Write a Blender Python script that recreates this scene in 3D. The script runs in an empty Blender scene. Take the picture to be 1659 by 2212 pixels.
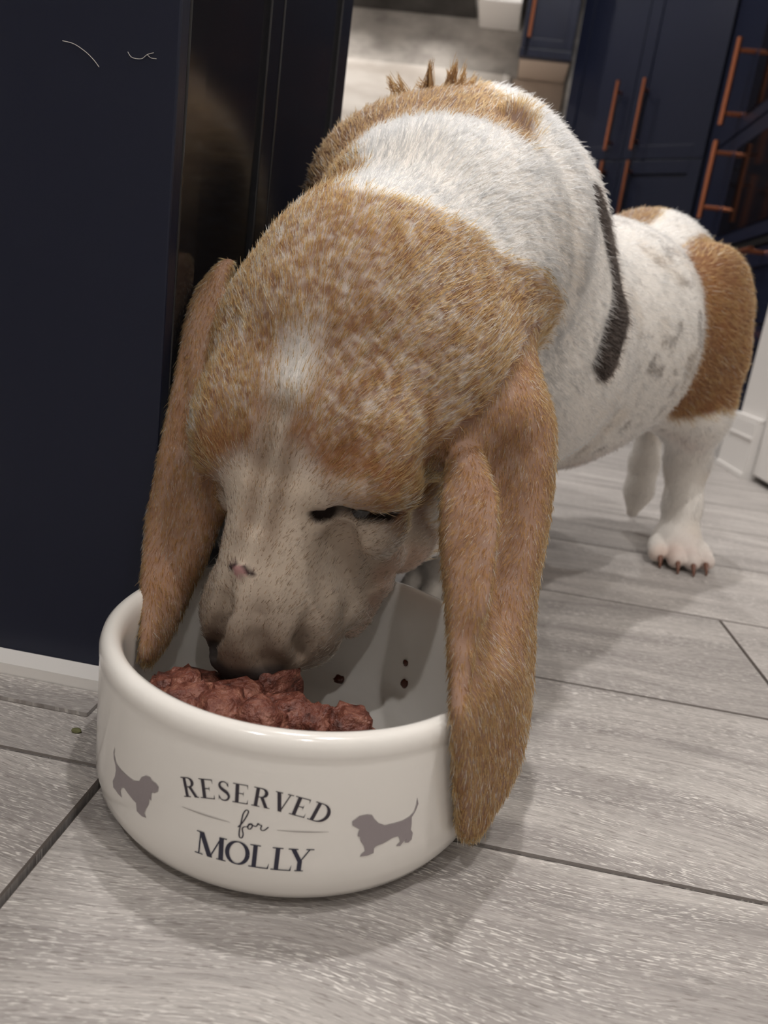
import bpy, bmesh, math, random, time
import numpy as np
from mathutils import Vector, Matrix

T0 = time.time()
DRAFT = False
random.seed(7); rng = np.random.default_rng(11)
scene = bpy.context.scene
COL = scene.collection

# ------------------------------------------------------------------ camera
W, H, F = 1659, 2212, 1620.0
PITCH, ROLL, EYE = math.radians(15.25), math.radians(7.9), 0.25
fw = np.array([0, math.cos(PITCH), -math.sin(PITCH)])
dn = -np.array([0, math.sin(PITCH), math.cos(PITCH)])
rt = np.array([1.0, 0, 0])
xi = math.cos(ROLL)*rt - math.sin(ROLL)*dn
yi = math.sin(ROLL)*rt + math.cos(ROLL)*dn
def spot(px, py, Y):
    """a point of the room: direction of a picture position, carried to depth Y metres"""
    d = fw + xi*(px-W/2)/F + yi*(py-H/2)/F
    return np.array([0, 0, EYE]) + d*(Y/d[1])
cd = bpy.data.cameras.new('camera'); cam = bpy.data.objects.new('camera', cd); COL.objects.link(cam)
cam.matrix_world = Matrix(((xi[0], -yi[0], -fw[0], 0), (xi[1], -yi[1], -fw[1], 0), (xi[2], -yi[2], -fw[2], EYE), (0, 0, 0, 1)))
cd.sensor_fit = 'HORIZONTAL'; cd.sensor_width = 36.0; cd.lens = 36.0*F/W
cd.clip_start = 0.02
cd.dof.use_dof = True; cd.dof.focus_distance = 0.385; cd.dof.aperture_fstop = 13.0
scene.camera = cam

# ------------------------------------------------------------------ light
world = bpy.data.worlds.new('world'); scene.world = world; world.use_nodes = True
bg = world.node_tree.nodes['Background']; bg.inputs[0].default_value = (1.0, 0.95, 0.9, 1); bg.inputs[1].default_value = 0.32
scene.view_settings.view_transform = 'Standard'; scene.view_settings.look = 'None'
scene.view_settings.gamma = 1.0; scene.view_settings.use_curve_mapping = False
scene.view_settings.exposure = -0.12
scene.cycles.max_bounces = 4; scene.cycles.diffuse_bounces = 3; scene.cycles.glossy_bounces = 2
scene.cycles.adaptive_threshold = 0.03; scene.cycles.transmission_bounces = 2; scene.cycles.transparent_max_bounces = 8
scene.cycles_curves.shape = 'RIBBONS'; scene.cycles_curves.subdivisions = 1
CEIL = 2.35
DOWNLIGHTS = [(-0.10, 0.80, 1.30), (0.80, 1.50, 0.9), (0.42, -0.05, 0.95), (-0.60, -0.85, 0.85), (0.30, -1.25, 0.6), (-0.75, 2.25, 1.0), (0.35, 2.65, 1.1), (-0.35, 3.25, 0.6)]  # lowest and highest y: added lamps for frontal fill and a brighter back wall
LAMP_W = 62.0
# ------------------------------------------------------------------ helpers
def lin(r, g, b):
    f = lambda c: ((c/255.0)/12.92 if c/255.0 <= 0.04045 else ((c/255.0+0.055)/1.055)**2.4)
    return (f(r), f(g), f(b), 1.0)
def mat(name, rgb, rough=0.5, metal=0.0, spec=0.5, coat=0.0):
    m = bpy.data.materials.new(name); m.use_nodes = True
    b = m.node_tree.nodes['Principled BSDF']
    b.inputs['Base Color'].default_value = rgb; b.inputs['Roughness'].default_value = rough
    b.inputs['Metallic'].default_value = metal; b.inputs['Specular IOR Level'].default_value = spec
    b.inputs['Coat Weight'].default_value = coat
    return m
def nodes(m): return m.node_tree.nodes, m.node_tree.links, m.node_tree.nodes['Principled BSDF']
def tag(o, label=None, cat=None, group=None, kind=None):
    if label: o['label'] = label
    if cat: o['category'] = cat
    if group: o['group'] = group
    if kind: o['kind'] = kind
    return o
def link(o, parent=None):
    COL.objects.link(o)
    if parent is not None: o.parent = parent
    return o
def empty(name, loc=(0, 0, 0), rz=0.0):
    o = bpy.data.objects.new(name, None); o.location = loc; o.rotation_euler = (0, 0, rz); o.empty_display_size = 0.05
    return link(o)
def mesh_obj(name, verts, faces, m, parent=None, smooth=False):
    me = bpy.data.meshes.new(name); me.from_pydata([tuple(map(float, v)) for v in verts], [], faces); me.update()
    if smooth: me.polygons.foreach_set('use_smooth', [True]*len(me.polygons))
    if m: me.materials.append(m)
    return link(bpy.data.objects.new(name, me), parent)
def bm_obj(name, bm, m, parent=None, smooth=False):
    me = bpy.data.meshes.new(name); bmesh.ops.recalc_face_normals(bm, faces=bm.faces[:]); bm.to_mesh(me); bm.free()
    if smooth: me.polygons.foreach_set('use_smooth', [True]*len(me.polygons))
    me.materials.append(m)
    return link(bpy.data.objects.new(name, me), parent)
def box(bm, x0, x1, y0, y1, z0, z1, bev=0.0, seg=2):
    r = bmesh.ops.create_cube(bm, size=1.0)
    for v in r['verts']:
        v.co = Vector(((x0+x1)/2+v.co.x*(x1-x0), (y0+y1)/2+v.co.y*(y1-y0), (z0+z1)/2+v.co.z*(z1-z0)))
    if bev > 0:
        es = list({e for v in r['verts'] for e in v.link_edges})
        bmesh.ops.bevel(bm, geom=es, offset=bev, segments=seg, affect='EDGES', profile=0.5)
def boxo(name, ext, m, parent=None, bev=0.0):
    bm = bmesh.new(); box(bm, *ext, bev=bev); return bm_obj(name, bm, m, parent)
def rod(bm, a, b, r, n=12, caps=True):
    a, b = Vector(a), Vector(b); d = (b-a); q = d.to_track_quat('Z', 'Y').to_matrix().to_4x4()
    q.translation = (a+b)/2
    bmesh.ops.create_cone(bm, cap_ends=caps, segments=n, radius1=r, radius2=r, depth=d.length, matrix=q)
def lathe(prof, n=96):
    vs, fs = [], []
    for r, z in prof:
        for k in range(n):
            t = 2*math.pi*k/n; vs.append((r*math.cos(t), r*math.sin(t), z))
    for i in range(len(prof)-1):
        for k in range(n):
            fs.append((i*n+k, i*n+(k+1) % n, (i+1)*n+(k+1) % n, (i+1)*n+k))
    return vs, fs
# ------------------------------------------------------------------ the kitchen: axes p (along the boards) and q (away from the camera)
KA = math.radians(-5.6)
E1 = np.array([math.cos(KA), math.sin(KA), 0]); E2 = np.array([-math.sin(KA), math.cos(KA), 0])
def K(p, q, z=0.0): return tuple(E1*p+E2*q+np.array([0, 0, z]))
def kroot(name, p, q, z=0.0, rz=0.0):
    o = empty(name, K(p, q, z), KA+rz); return o

def wood_material():
    m = mat('grey limed oak', lin(165, 158, 152), 0.42, spec=0.4); nt, ln, bs = nodes(m)
    tc = nt.new('ShaderNodeTexCoord'); oi = nt.new('ShaderNodeObjectInfo')
    sh = nt.new('ShaderNodeVectorMath'); sh.operation = 'MULTIPLY_ADD'
    cv = nt.new('ShaderNodeCombineXYZ'); ln.new(oi.outputs['Random'], cv.inputs[0]); ln.new(oi.outputs['Random'], cv.inputs[1])
    sh.inputs[1].default_value = (7, 3, 0); ln.new(cv.outputs[0], sh.inputs[0]); ln.new(tc.outputs['Object'], sh.inputs[2])
    # a slow warp gives the grain its cathedral curves
    wn = nt.new('ShaderNodeTexNoise'); wn.inputs['Scale'].default_value = 3.2; wn.inputs['Detail'].default_value = 1.5
    ln.new(sh.outputs[0], wn.inputs['Vector'])
    wv = nt.new('ShaderNodeVectorMath'); wv.operation = 'MULTIPLY_ADD'; wv.inputs[1].default_value = (0, 0.11, 0)
    ln.new(wn.outputs['Color'], wv.inputs[0]); ln.new(sh.outputs[0], wv.inputs[2])
    def stretched(sx, sy, detail, rough=0.6):
        mp = nt.new('ShaderNodeMapping'); mp.inputs['Scale'].default_value = (sx, sy, 1); ln.new(wv.outputs[0], mp.inputs['Vector'])
        n = nt.new('ShaderNodeTexNoise'); n.inputs['Scale'].default_value = 1.0; n.inputs['Detail'].default_value = detail; n.inputs['Roughness'].default_value = rough
        ln.new(mp.outputs[0], n.inputs['Vector']); return n
    def ramp(n, stops):
        r = nt.new('ShaderNodeValToRGB'); ln.new(n.outputs['Fac'], r.inputs['Fac'])
        while len(r.color_ramp.elements) < len(stops): r.color_ramp.elements.new(0.5)
        for e, (pos, c) in zip(r.color_ramp.elements, stops): e.position = pos; e.color = c
        return r
    broad = ramp(stretched(4, 30, 4), [(0.32, lin(146, 140, 137)), (0.5, lin(168, 162, 158)), (0.68, lin(186, 180, 175))])
    fine = ramp(stretched(22, 420, 3), [(0.35, (0.80, 0.80, 0.80, 1)), (0.65, (1.10, 1.10, 1.10, 1))])
    mx = nt.new('ShaderNodeMix'); mx.data_type = 'RGBA'; mx.blend_type = 'MULTIPLY'; mx.inputs[0].default_value = 1.0
    ln.new(broad.outputs[0], mx.inputs[6]); ln.new(fine.outputs[0], mx.inputs[7])
    dash = ramp(stretched(170, 1150, 2, 0.5), [(0.545, (0, 0, 0, 1)), (0.62, (1, 1, 1, 1))])
    where = ramp(stretched(9, 60, 2), [(0.36, (0.12, 0.12, 0.12, 1)), (0.62, (0.95, 0.95, 0.95, 1))])
    dm = nt.new('ShaderNodeMath'); dm.operation = 'MULTIPLY'; ln.new(dash.outputs[0], dm.inputs[0]); ln.new(where.outputs[0], dm.inputs[1])
    m2 = nt.new('ShaderNodeMix'); m2.data_type = 'RGBA'; ln.new(dm.outputs[0], m2.inputs[0]); ln.new(mx.outputs[2], m2.inputs[6]); m2.inputs[7].default_value = lin(222, 217, 211)
    dk = ramp(stretched(110, 900, 2, 0.5), [(0.33, (1, 1, 1, 1)), (0.42, (0, 0, 0, 1))])
    dk2 = nt.new('ShaderNodeMath'); dk2.operation = 'MULTIPLY'; dk2.inputs[1].default_value = 0.55; ln.new(dk.outputs[0], dk2.inputs[0])
    m3 = nt.new('ShaderNodeMix'); m3.data_type = 'RGBA'; ln.new(dk2.outputs[0], m3.inputs[0]); ln.new(m2.outputs[2], m3.inputs[6]); m3.inputs[7].default_value = lin(112, 104, 99)
    hs_ = nt.new('ShaderNodeHueSaturation'); ln.new(m3.outputs[2], hs_.inputs['Color'])
    mr = nt.new('ShaderNodeMapRange'); mr.inputs[3].default_value = 0.93; mr.inputs[4].default_value = 1.07; ln.new(oi.outputs['Random'], mr.inputs[0]); ln.new(mr.outputs[0], hs_.inputs['Value'])
    ln.new(hs_.outputs[0], bs.inputs['Base Color'])
    bp = nt.new('ShaderNodeBump'); bp.inputs['Strength'].default_value = 0.35; bp.inputs['Distance'].default_value = 0.0008
    ln.new(dash.outputs[0], bp.inputs['Height']); ln.new(bp.outputs['Normal'], bs.inputs['Normal'])
    return m
WOOD = wood_material()
NAVY = mat('navy painted board', lin(24, 28, 45), 0.38, spec=0.28)
nt, ln, bs = nodes(NAVY)
n_ = nt.new('ShaderNodeTexNoise'); n_.inputs['Scale'].default_value = 3.0; mp_ = nt.new('ShaderNodeMapping'); mp_.inputs['Scale'].default_value = (120, 120, 3)
tc_ = nt.new('ShaderNodeTexCoord'); ln.new(tc_.outputs['Object'], mp_.inputs['Vector']); ln.new(mp_.outputs[0], n_.inputs['Vector'])
b_ = nt.new('ShaderNodeBump'); b_.inputs['Strength'].default_value = 0.05; b_.inputs['Distance'].default_value = 0.001; ln.new(n_.outputs['Fac'], b_.inputs['Height']); ln.new(b_.outputs['Normal'], bs.inputs['Normal'])
GLOSS = mat('dark gloss board', lin(26, 26, 30), 0.16, spec=0.5)
GROOVE = mat('dark board edge', lin(92, 84, 79), 0.6)
BLACK = mat('black', lin(14, 14, 15), 0.5)
COPPER = mat('brushed copper', lin(196, 124, 92), 0.34, metal=1.0)
WHITE = mat('white satin paint', lin(226, 222, 218), 0.45)
PLASTER = mat('white plaster', lin(232, 228, 222), 0.8)
STEEL = mat('brushed steel', lin(180, 178, 176), 0.3, metal=1.0)
OVENGLASS = mat('black oven glass', lin(16, 13, 13), 0.08, spec=0.6)
BEIGE = mat('warm grey panel', lin(186, 168, 152), 0.6)
QUARTZ = mat('white marbled quartz', lin(225, 220, 214), 0.25); nt, ln, bs = nodes(QUARTZ)
qn = nt.new('ShaderNodeTexNoise'); qn.inputs['Scale'].default_value = 5; qn.inputs['Detail'].default_value = 5; qr = nt.new('ShaderNodeValToRGB')
qr.color_ramp.elements[0].position = 0.35; qr.color_ramp.elements[0].color = lin(196, 188, 180); qr.color_ramp.elements[1].position = 0.6; qr.color_ramp.elements[1].color = lin(230, 225, 219)
ln.new(qn.outputs['Fac'], qr.inputs['Fac']); ln.new(qr.outputs[0], bs.inputs['Base Color'])
STONE = mat('grey textured stone wall', lin(170, 164, 158), 0.75); nt, ln, bs = nodes(STONE)
vn_ = nt.new('ShaderNodeTexNoise'); vn_.inputs['Scale'].default_value = 16; vn_.inputs['Detail'].default_value = 4; vn_.inputs['Roughness'].default_value = 0.6
vr = nt.new('ShaderNodeValToRGB'); vr.color_ramp.elements[0].position = 0.34; vr.color_ramp.elements[0].color = lin(140, 134, 129); vr.color_ramp.elements[1].position = 0.62; vr.color_ramp.elements[1].color = lin(205, 199, 192)
ln.new(vn_.outputs['Fac'], vr.inputs['Fac']); ln.new(vr.outputs[0], bs.inputs['Base Color'])
bb = nt.new('ShaderNodeBump'); bb.inputs['Strength'].default_value = 0.6; bb.inputs['Distance'].default_value = 0.01; ln.new(vn_.outputs['Fac'], bb.inputs['Height']); ln.new(bb.outputs['Normal'], bs.inputs['Normal'])

# floor: a slab with every board laid on it
P0, P1, Q0, Q1 = -2.3, 2.2, -1.9, 3.95
floor = tag(boxo('floor', (P0, P1, Q0, Q1, -0.06, -0.0075), BLACK), 'grey limed oak board floor', kind='structure')
floor.rotation_euler = (0, 0, KA)
PW, PL = 0.1990, 1.25
joint = {-1: -0.155, 0: 0.85, 1: 0.27, 2: -0.35, 3: 0.9}
rr = random.Random(5)
for k in range(-11, 19):
    q0 = 0.3236+PW*k; q1 = q0+PW
    if q1 > Q1: q1 = Q1
    j0 = joint.get(k, rr.uniform(-0.6, 0.6)); a = j0-PL*math.ceil((j0-P0)/PL)
    while a < P1:
        x0, x1 = max(a, P0), min(a+PL, P1)
        if x1-x0 > 0.02:
            g = 0.0007; ge = 0.0015 if k == -1 else 0.0008
            bm = bmesh.new(); z0, c = -0.0075, 0.0009
            lo = [(x0+ge, q0+g), (x1-ge, q0+g), (x1-ge, q1-g), (x0+ge, q1-g)]; hi = [(x0+ge+c, q0+g+c), (x1-ge-c, q0+g+c), (x1-ge-c, q1-g-c), (x0+ge+c, q1-g-c)]
            A = [bm.verts.new((x, y, z0)) for x, y in lo]; B_ = [bm.verts.new((x, y, -c)) for x, y in lo]; C_ = [bm.verts.new((x, y, 0)) for x, y in hi]
            bm.faces.new(C_); bm.faces.new(A[::-1])
            for i in range(4):
                j = (i+1) % 4; bm.faces.new((A[i], A[j], B_[j], B_[i])); bm.faces.new((B_[i], B_[j], C_[j], C_[i])).material_index = 1
            bm_obj('plank', bm, WOOD, floor).data.materials.append(GROOVE)
        a += PL
# walls and ceiling
def shell(name, ext, m, label=None):
    o = boxo(name, ext, m); o.rotation_euler = (0, 0, KA); tag(o, label, kind='structure'); return o
shell('ceiling', (P0-0.1, P1+0.1, Q0-0.1, Q1+0.1, CEIL, CEIL+0.1), PLASTER)
QB = 3.75
shell('wall_back', (P0-0.1, P1+0.1, QB, QB+0.1, -0.06, CEIL), STONE, 'grey textured stone wall above the worktop')
shell('wall_front', (P0-0.1, P1+0.1, Q0-0.1, Q0, -0.06, CEIL), PLASTER)
shell('wall_left', (P0-0.1, P0, Q0, QB, -0.06, CEIL), PLASTER)
shell('wall_right', (1.28, 1.38, Q0, QB, -0.06, CEIL), PLASTER)
# wall return with skirting and door at the right
WP = 0.600
shell('wall_return', (WP, WP+0.12, 1.64, 1.80, 0, CEIL), WHITE, 'short white wall end beside the navy cabinets')
bs_ = shell('baseboard_return', (WP-0.018, WP-0.0002, 1.64, 1.818, 0.0, 0.118), WHITE, 'white moulded skirting board')
boxo('moulding', (WP-0.013, WP-0.0004, 1.642, 1.813, 0.118, 0.128), WHITE, bs_, bev=0.003); boxo('bead', (WP-0.021, WP-0.018, 1.640, 1.821, 0.082, 0.088), WHITE, bs_, bev=0.001)
boxo('foot', (WP-0.022, WP-0.018, 1.64, 1.822, 0.0002, 0.012), WHITE, bs_, bev=0.001)
dr = kroot('door_1', 0, 0); tag(dr, 'white panelled door beside the wall end', kind='structure')
boxo('leaf', (WP-0.002, WP+0.04, 0.78, 1.632, 0.014, 1.99), WHITE, dr, bev=0.002)
for z0, z1 in ((0.14, 0.86), (1.0, 1.86)):
    for a, b in ((0.88, 1.17), (1.25, 1.54)):
        bm = bmesh.new(); box(bm, WP-0.008, WP-0.002, a, b, z0, z1, bev=0.005); bm_obj('panel', bm, WHITE, dr)
bm = bmesh.new(); rod(bm, K(WP-0.05, 0, 0)[:0] or (WP-0.05, 0.84, 1.0), (WP-0.05, 0.96, 1.0), 0.009); rod(bm, (WP-0.05, 0.84, 1.0), (WP-0.002, 0.84, 1.0), 0.009); bm_obj('handle', bm, STEEL, dr)
shell('wall_side', (WP+0.01, WP+0.12, Q0, 0.775, 0, CEIL), PLASTER); shell('wall_lintel', (WP+0.01, WP+0.12, 0.775, 1.64, 1.995, CEIL), PLASTER)

def shaker(bm, x0, x1, z0, z1, y, t=0.02, fr=0.055, rec=0.007):
    """a framed door front facing -y with its face at y"""
    box(bm, x0, x1, y+rec, y+t, z0, z1)
    for a, b, c, d in ((x0, x0+fr, z0, z1), (x1-fr, x1, z0, z1), (x0+fr, x1-fr, z0, z0+fr), (x0+fr, x1-fr, z1-fr, z1)):
        box(bm, a, b, y, y+rec+0.002, c, d, bev=0.0015)
def bar_handle(parent, x, y, z0, z1, horiz=False, x1=None, out=0.038, r=0.0075):
    bm = bmesh.new()
    if horiz:
        rod(bm, (x, y-out, z0), (x1, y-out, z0), r)
        for a in (x+0.05, x1-0.05): rod(bm, (a, y-out, z0), (a, y+0.001, z0), r*0.8)
    else:
        rod(bm, (x, y-out, z0), (x, y-out, z1), r)
        for a in (z0+0.035, z1-0.035): rod(bm, (x, y-out, a), (x, y+0.001, a), r*0.8)
    return bm_obj('handle', bm, COPPER, parent)

# island, its end panel towards the camera
isl = kroot('kitchen_island', -0.174, 0.405); tag(isl, 'dark navy kitchen island end standing beside the feeding bowl', 'island')
boxo('carcass', (-1.20, -0.022, 0.012, 0.398, 0.0, 0.885), NAVY, isl)
boxo('end_panel', (-1.22, 0.0, 0.0, 0.0115, 0.004, 0.885), NAVY, isl, bev=0.0012)
def side_door(name, q0, q1, m, fr=0.0):
    bm = bmesh.new(); box(bm, -0.0215, -0.003, q0, q1, 0.012, 0.882, bev=0.0012)
    if fr:
        for a, b in ((q0+0.0, q0+fr), (q1-fr, q1)): box(bm, -0.004, 0.0, a, b, 0.012, 0.882, bev=0.001)
        for a, b in ((0.012, 0.08), (0.82, 0.882)): box(bm, -0.004, 0.0, q0+fr, q1-fr, a, b, bev=0.001)
    return bm_obj(name, bm, m, isl)
side_door('door', 0.013, 0.172, GLOSS, 0.026); side_door('door', 0.176, 0.395, GLOSS, 0.042)
boxo('worktop', (-1.24, 0.02, -0.02, 0.42, 0.886, 0.915), QUARTZ, isl, bev=0.003)
tag(shell('trim_1', (-1.30, -0.1745, 0.3875, 0.4045, 0.0005, 0.010), WHITE), 'white bead strip along the island foot', kind='structure')
tag(shell('trim_2', (-1.30, -0.190, 0.364, 0.3868, 0.0004, 0.0028), WOOD), 'narrow wood floor strip along the island', kind='structure')

# back run: base units, worktop, upstand, hood, wall cabinet
br = kroot('base_cabinet', -0.75, QB-0.60); tag(br, 'navy base cabinet run under the white worktop', 'cabinet')
boxo('carcass', (-0.85, 0.80, 0.025, 0.585, 0.10, 0.868), NAVY, br); boxo('plinth', (-0.85, 0.80, 0.06, 0.585, 0.0, 0.0995), BLACK, br)
for i in range(3):
    x0 = -0.85+0.55*i
    bm = bmesh.new(); shaker(bm, x0+0.002, x0+0.548, 0.105, 0.862, 0.003); d = bm_obj('door', bm, NAVY, br)
    bar_handle(d, x0+0.49, 0.003, 0.48, 0.80)
wt = tag(boxo('worktop', (-0.86, 0.865, -0.015, 0.598, 0, 0.03), QUARTZ, bev=0.003), 'white marbled quartz worktop along the back wall', 'worktop'); wt.location = K(-0.75, QB-0.60, 0.8685); wt.rotation_euler = (0, 0, KA)
us = tag(boxo('splashback', (-0.86, 0.675, 0, 0.012, 0, 0.40), QUARTZ, bev=0.002), 'white marbled splashback slab standing on the worktop', 'splashback'); us.location = K(-0.75, QB-0.013, 0.899); us.rotation_euler = (0, 0, KA)
FILL_DISCS = []
hood = kroot('extractor_hood', -0.55, QB-0.42, 1.505); tag(hood, 'dark extractor hood above the grey stone wall', 'hood')
boxo('canopy', (-0.45, 0.29, 0.0, 0.418, 0.0, 0.06), OVENGLASS, hood, bev=0.004)
for hx in (-0.28, 0.12):  # two glowing discs and spots added under the canopy to brighten the wall
    vs, fs = lathe([(0.0, -0.001), (0.022, -0.001), (0.024, 0.002)], 20); hl = mesh_obj('fill_disc', vs, [f[::-1] for f in fs], None, hood); hl.location = (hx, 0.20, -0.0005); FILL_DISCS.append(hl)
    l = bpy.data.lights.new('fill_beam', 'SPOT'); l.energy = 5.0; l.color = (1.0, 0.95, 0.9); l.spot_size = math.radians(150); l.spot_blend = 0.6; l.shadow_soft_size = 0.02
    o = bpy.data.objects.new('fill_beam', l); link(o, hood); o.location = (hx, 0.20, -0.01)
boxo('chimney', (-0.20, 0.06, 0.12, 0.418, 0.061, 0.84), STEEL, hood, bev=0.003)
wl = tag(boxo('shelf_box', (0, 0.175, 0, 0.30, 0, 0.30), WHITE, bev=0.003), 'white box shelf next to the hood', 'shelf'); wl.location = K(-0.245, QB-0.302, 1.475); wl.rotation_euler = (0, 0, KA)
wc = kroot('wall_cabinet', -0.0, QB-0.30, 1.295); tag(wc, 'narrow navy wall cabinet with a copper bar handle', 'cabinet')
boxo('carcass', (-0.047, 0.160, 0.022, 0.298, 0.0, 0.75), NAVY, wc)
bm = bmesh.new(); shaker(bm, -0.047, 0.160, 0.03, 0.75, 0.0, fr=0.035); d = bm_obj('door', bm, NAVY, wc)
boxo('light_pelmet', (-0.050, 0.162, -0.002, 0.03, -0.004, 0.028), NAVY, wc, bev=0.002)
bar_handle(d, -0.020, 0.0, 0.055, 0.30); boxo('underside', (-0.045, 0.158, 0.031, 0.297, -0.006, -0.0002), BEIGE, wc)
nb = tag(boxo('niche_panel', (0, 0.225, 0, 0.012, 0, 0.385), BEIGE, bev=0.001), 'warm grey back panel under the narrow wall cabinet', 'panel'); nb.location = K(-0.062, QB-0.0135, 0.900); nb.rotation_euler = (0, 0, KA)
pg = kroot('pepper_mill', 0.055, QB-0.33, 0.899); tag(pg, 'black pepper mill with a copper cap on the back worktop', 'mill')
vs, fs = lathe([(0.0, 0), (0.026, 0), (0.028, 0.01), (0.020, 0.06), (0.024, 0.12), (0.022, 0.145), (0.0, 0.145)], 24); mesh_obj('body', vs, fs, BLACK, pg, True)
vs, fs = lathe([(0.0, 0.1455), (0.022, 0.1455), (0.023, 0.16), (0.016, 0.175), (0.010, 0.182), (0.0, 0.184)], 24); mesh_obj('cap', vs, fs, COPPER, pg, True)

# corner larder set diagonally
A_ = np.array([0.180, 3.57]); Bc = np.array([0.700, 3.20]); dl = Bc-A_; LL = float(np.linalg.norm(dl)); ang = math.atan2(dl[1], dl[0])
la = kroot('corner_larder', A_[0], A_[1], 0.0, ang); tag(la, 'tall navy corner larder with four copper bar handles', 'cabinet')
boxo('carcass', (0.004, LL-0.004, 0.022, 0.15, 0.10, 2.20), NAVY, la); boxo('plinth', (0.004, LL-0.004, 0.06, 0.15, 0.0, 0.0995), BLACK, la)
SEAM = 0.940; MID = 0.300
for x0, x1, hx in ((0.002, MID-0.0015, MID-0.058), (MID+0.0015, LL-0.002, MID+0.055)):
    bm = bmesh.new(); shaker(bm, x0, x1, SEAM+0.002, 2.20, 0.0, fr=0.05); d = bm_obj('door', bm, NAVY, la); bar_handle(d, hx, 0.0, SEAM+0.03, SEAM+0.285)
    bm = bmesh.new(); shaker(bm, x0, x1, 0.105, SEAM-0.002, 0.0, fr=0.05); d = bm_obj('door', bm, NAVY, la); bar_handle(d, hx, 0.0, SEAM-0.265, SEAM-0.01)
# oven tower facing left
OP = 0.705
ot = kroot('oven_tower', OP, 3.19, 0.0, -math.pi/2); tag(ot, 'tall navy oven tower with black glass doors and copper handles', 'oven')
OW = 1.15                                       # local x runs back towards the camera, -y faces the room
boxo('carcass', (0.003, OW, 0.022, 0.56, 0.10, 2.20), NAVY, ot); boxo('plinth', (0.003, OW, 0.06, 0.56, 0.0, 0.0995), BLACK, ot)
boxo('filler_strip', (0.003, 0.16, 0.0, 0.021, 0.10, 2.20), NAVY, ot, bev=0.001)
for z0, z1, h0, h1 in ((0.57, 0.925, 0.669, 0.907), (0.932, 1.42, 0.953, 1.206)):
    bm = bmesh.new(); box(bm, 0.163, OW-0.003, -0.012, 0.021, z0, z1, bev=0.002); d = bm_obj('oven_door', bm, NAVY, ot)
    boxo('oven_window', (0.47, OW-0.08, -0.0155, -0.0122, z0+0.04, z1-0.05), OVENGLASS, d, bev=0.001)
    bar_handle(d, 0.405, -0.012, h0, h1, out=0.055, r=0.009)
bm = bmesh.new(); box(bm, 0.163, OW-0.003, -0.006, 0.021, 0.548, 0.567, bev=0.002); bm_obj('rail', bm, BLACK, ot)
for z0, z1 in ((0.335, 0.545), (0.105, 0.331)):
    bm = bmesh.new(); shaker(bm, 0.163, OW-0.003, z0, z1, 0.0); d = bm_obj('drawer', bm, NAVY, ot)
    bar_handle(d, 0.42, 0.0, z1-0.022, None, horiz=True, x1=0.98, out=0.05)
bm = bmesh.new(); shaker(bm, 0.163, OW-0.003, 1.424, 2.20, 0.0); bm_obj('cupboard_door', bm, NAVY, ot)
# ceiling downlights
for x, y, wgt in DOWNLIGHTS:
    dl_ = tag(empty('downlight', (x, y, CEIL-0.0005)), 'round recessed ceiling downlight with white rim', 'downlight', 'downlights in the kitchen ceiling')
    vs, fs = lathe([(0.033, 0.0), (0.044, 0.0), (0.044, -0.004), (0.036, -0.006), (0.033, -0.001)], 32); mesh_obj('rim', vs, fs, WHITE, dl_, True)
    em = bpy.data.materials.get('lamp glow') or mat('lamp glow', (1, 1, 1, 1))
    e_ = em.node_tree.nodes['Principled BSDF']; e_.inputs['Emission Color'].default_value = (1, 0.93, 0.85, 1); e_.inputs['Emission Strength'].default_value = 30
    vs, fs = lathe([(0.0, -0.002), (0.032, -0.002)], 32); mesh_obj('lens', vs, [f[::-1] for f in fs], em, dl_)
    for hl in FILL_DISCS:
        if not hl.data.materials: hl.data.materials.append(em)
    l = bpy.data.lights.new('downlight_beam', 'SPOT'); l.energy = LAMP_W*wgt; l.color = (1.0, 0.972, 0.950); l.spot_size = math.radians(125); l.spot_blend = 0.55; l.shadow_soft_size = 0.032
    o = bpy.data.objects.new('downlight_beam', l); link(o, dl_); o.location = (0, 0, -0.012)
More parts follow.
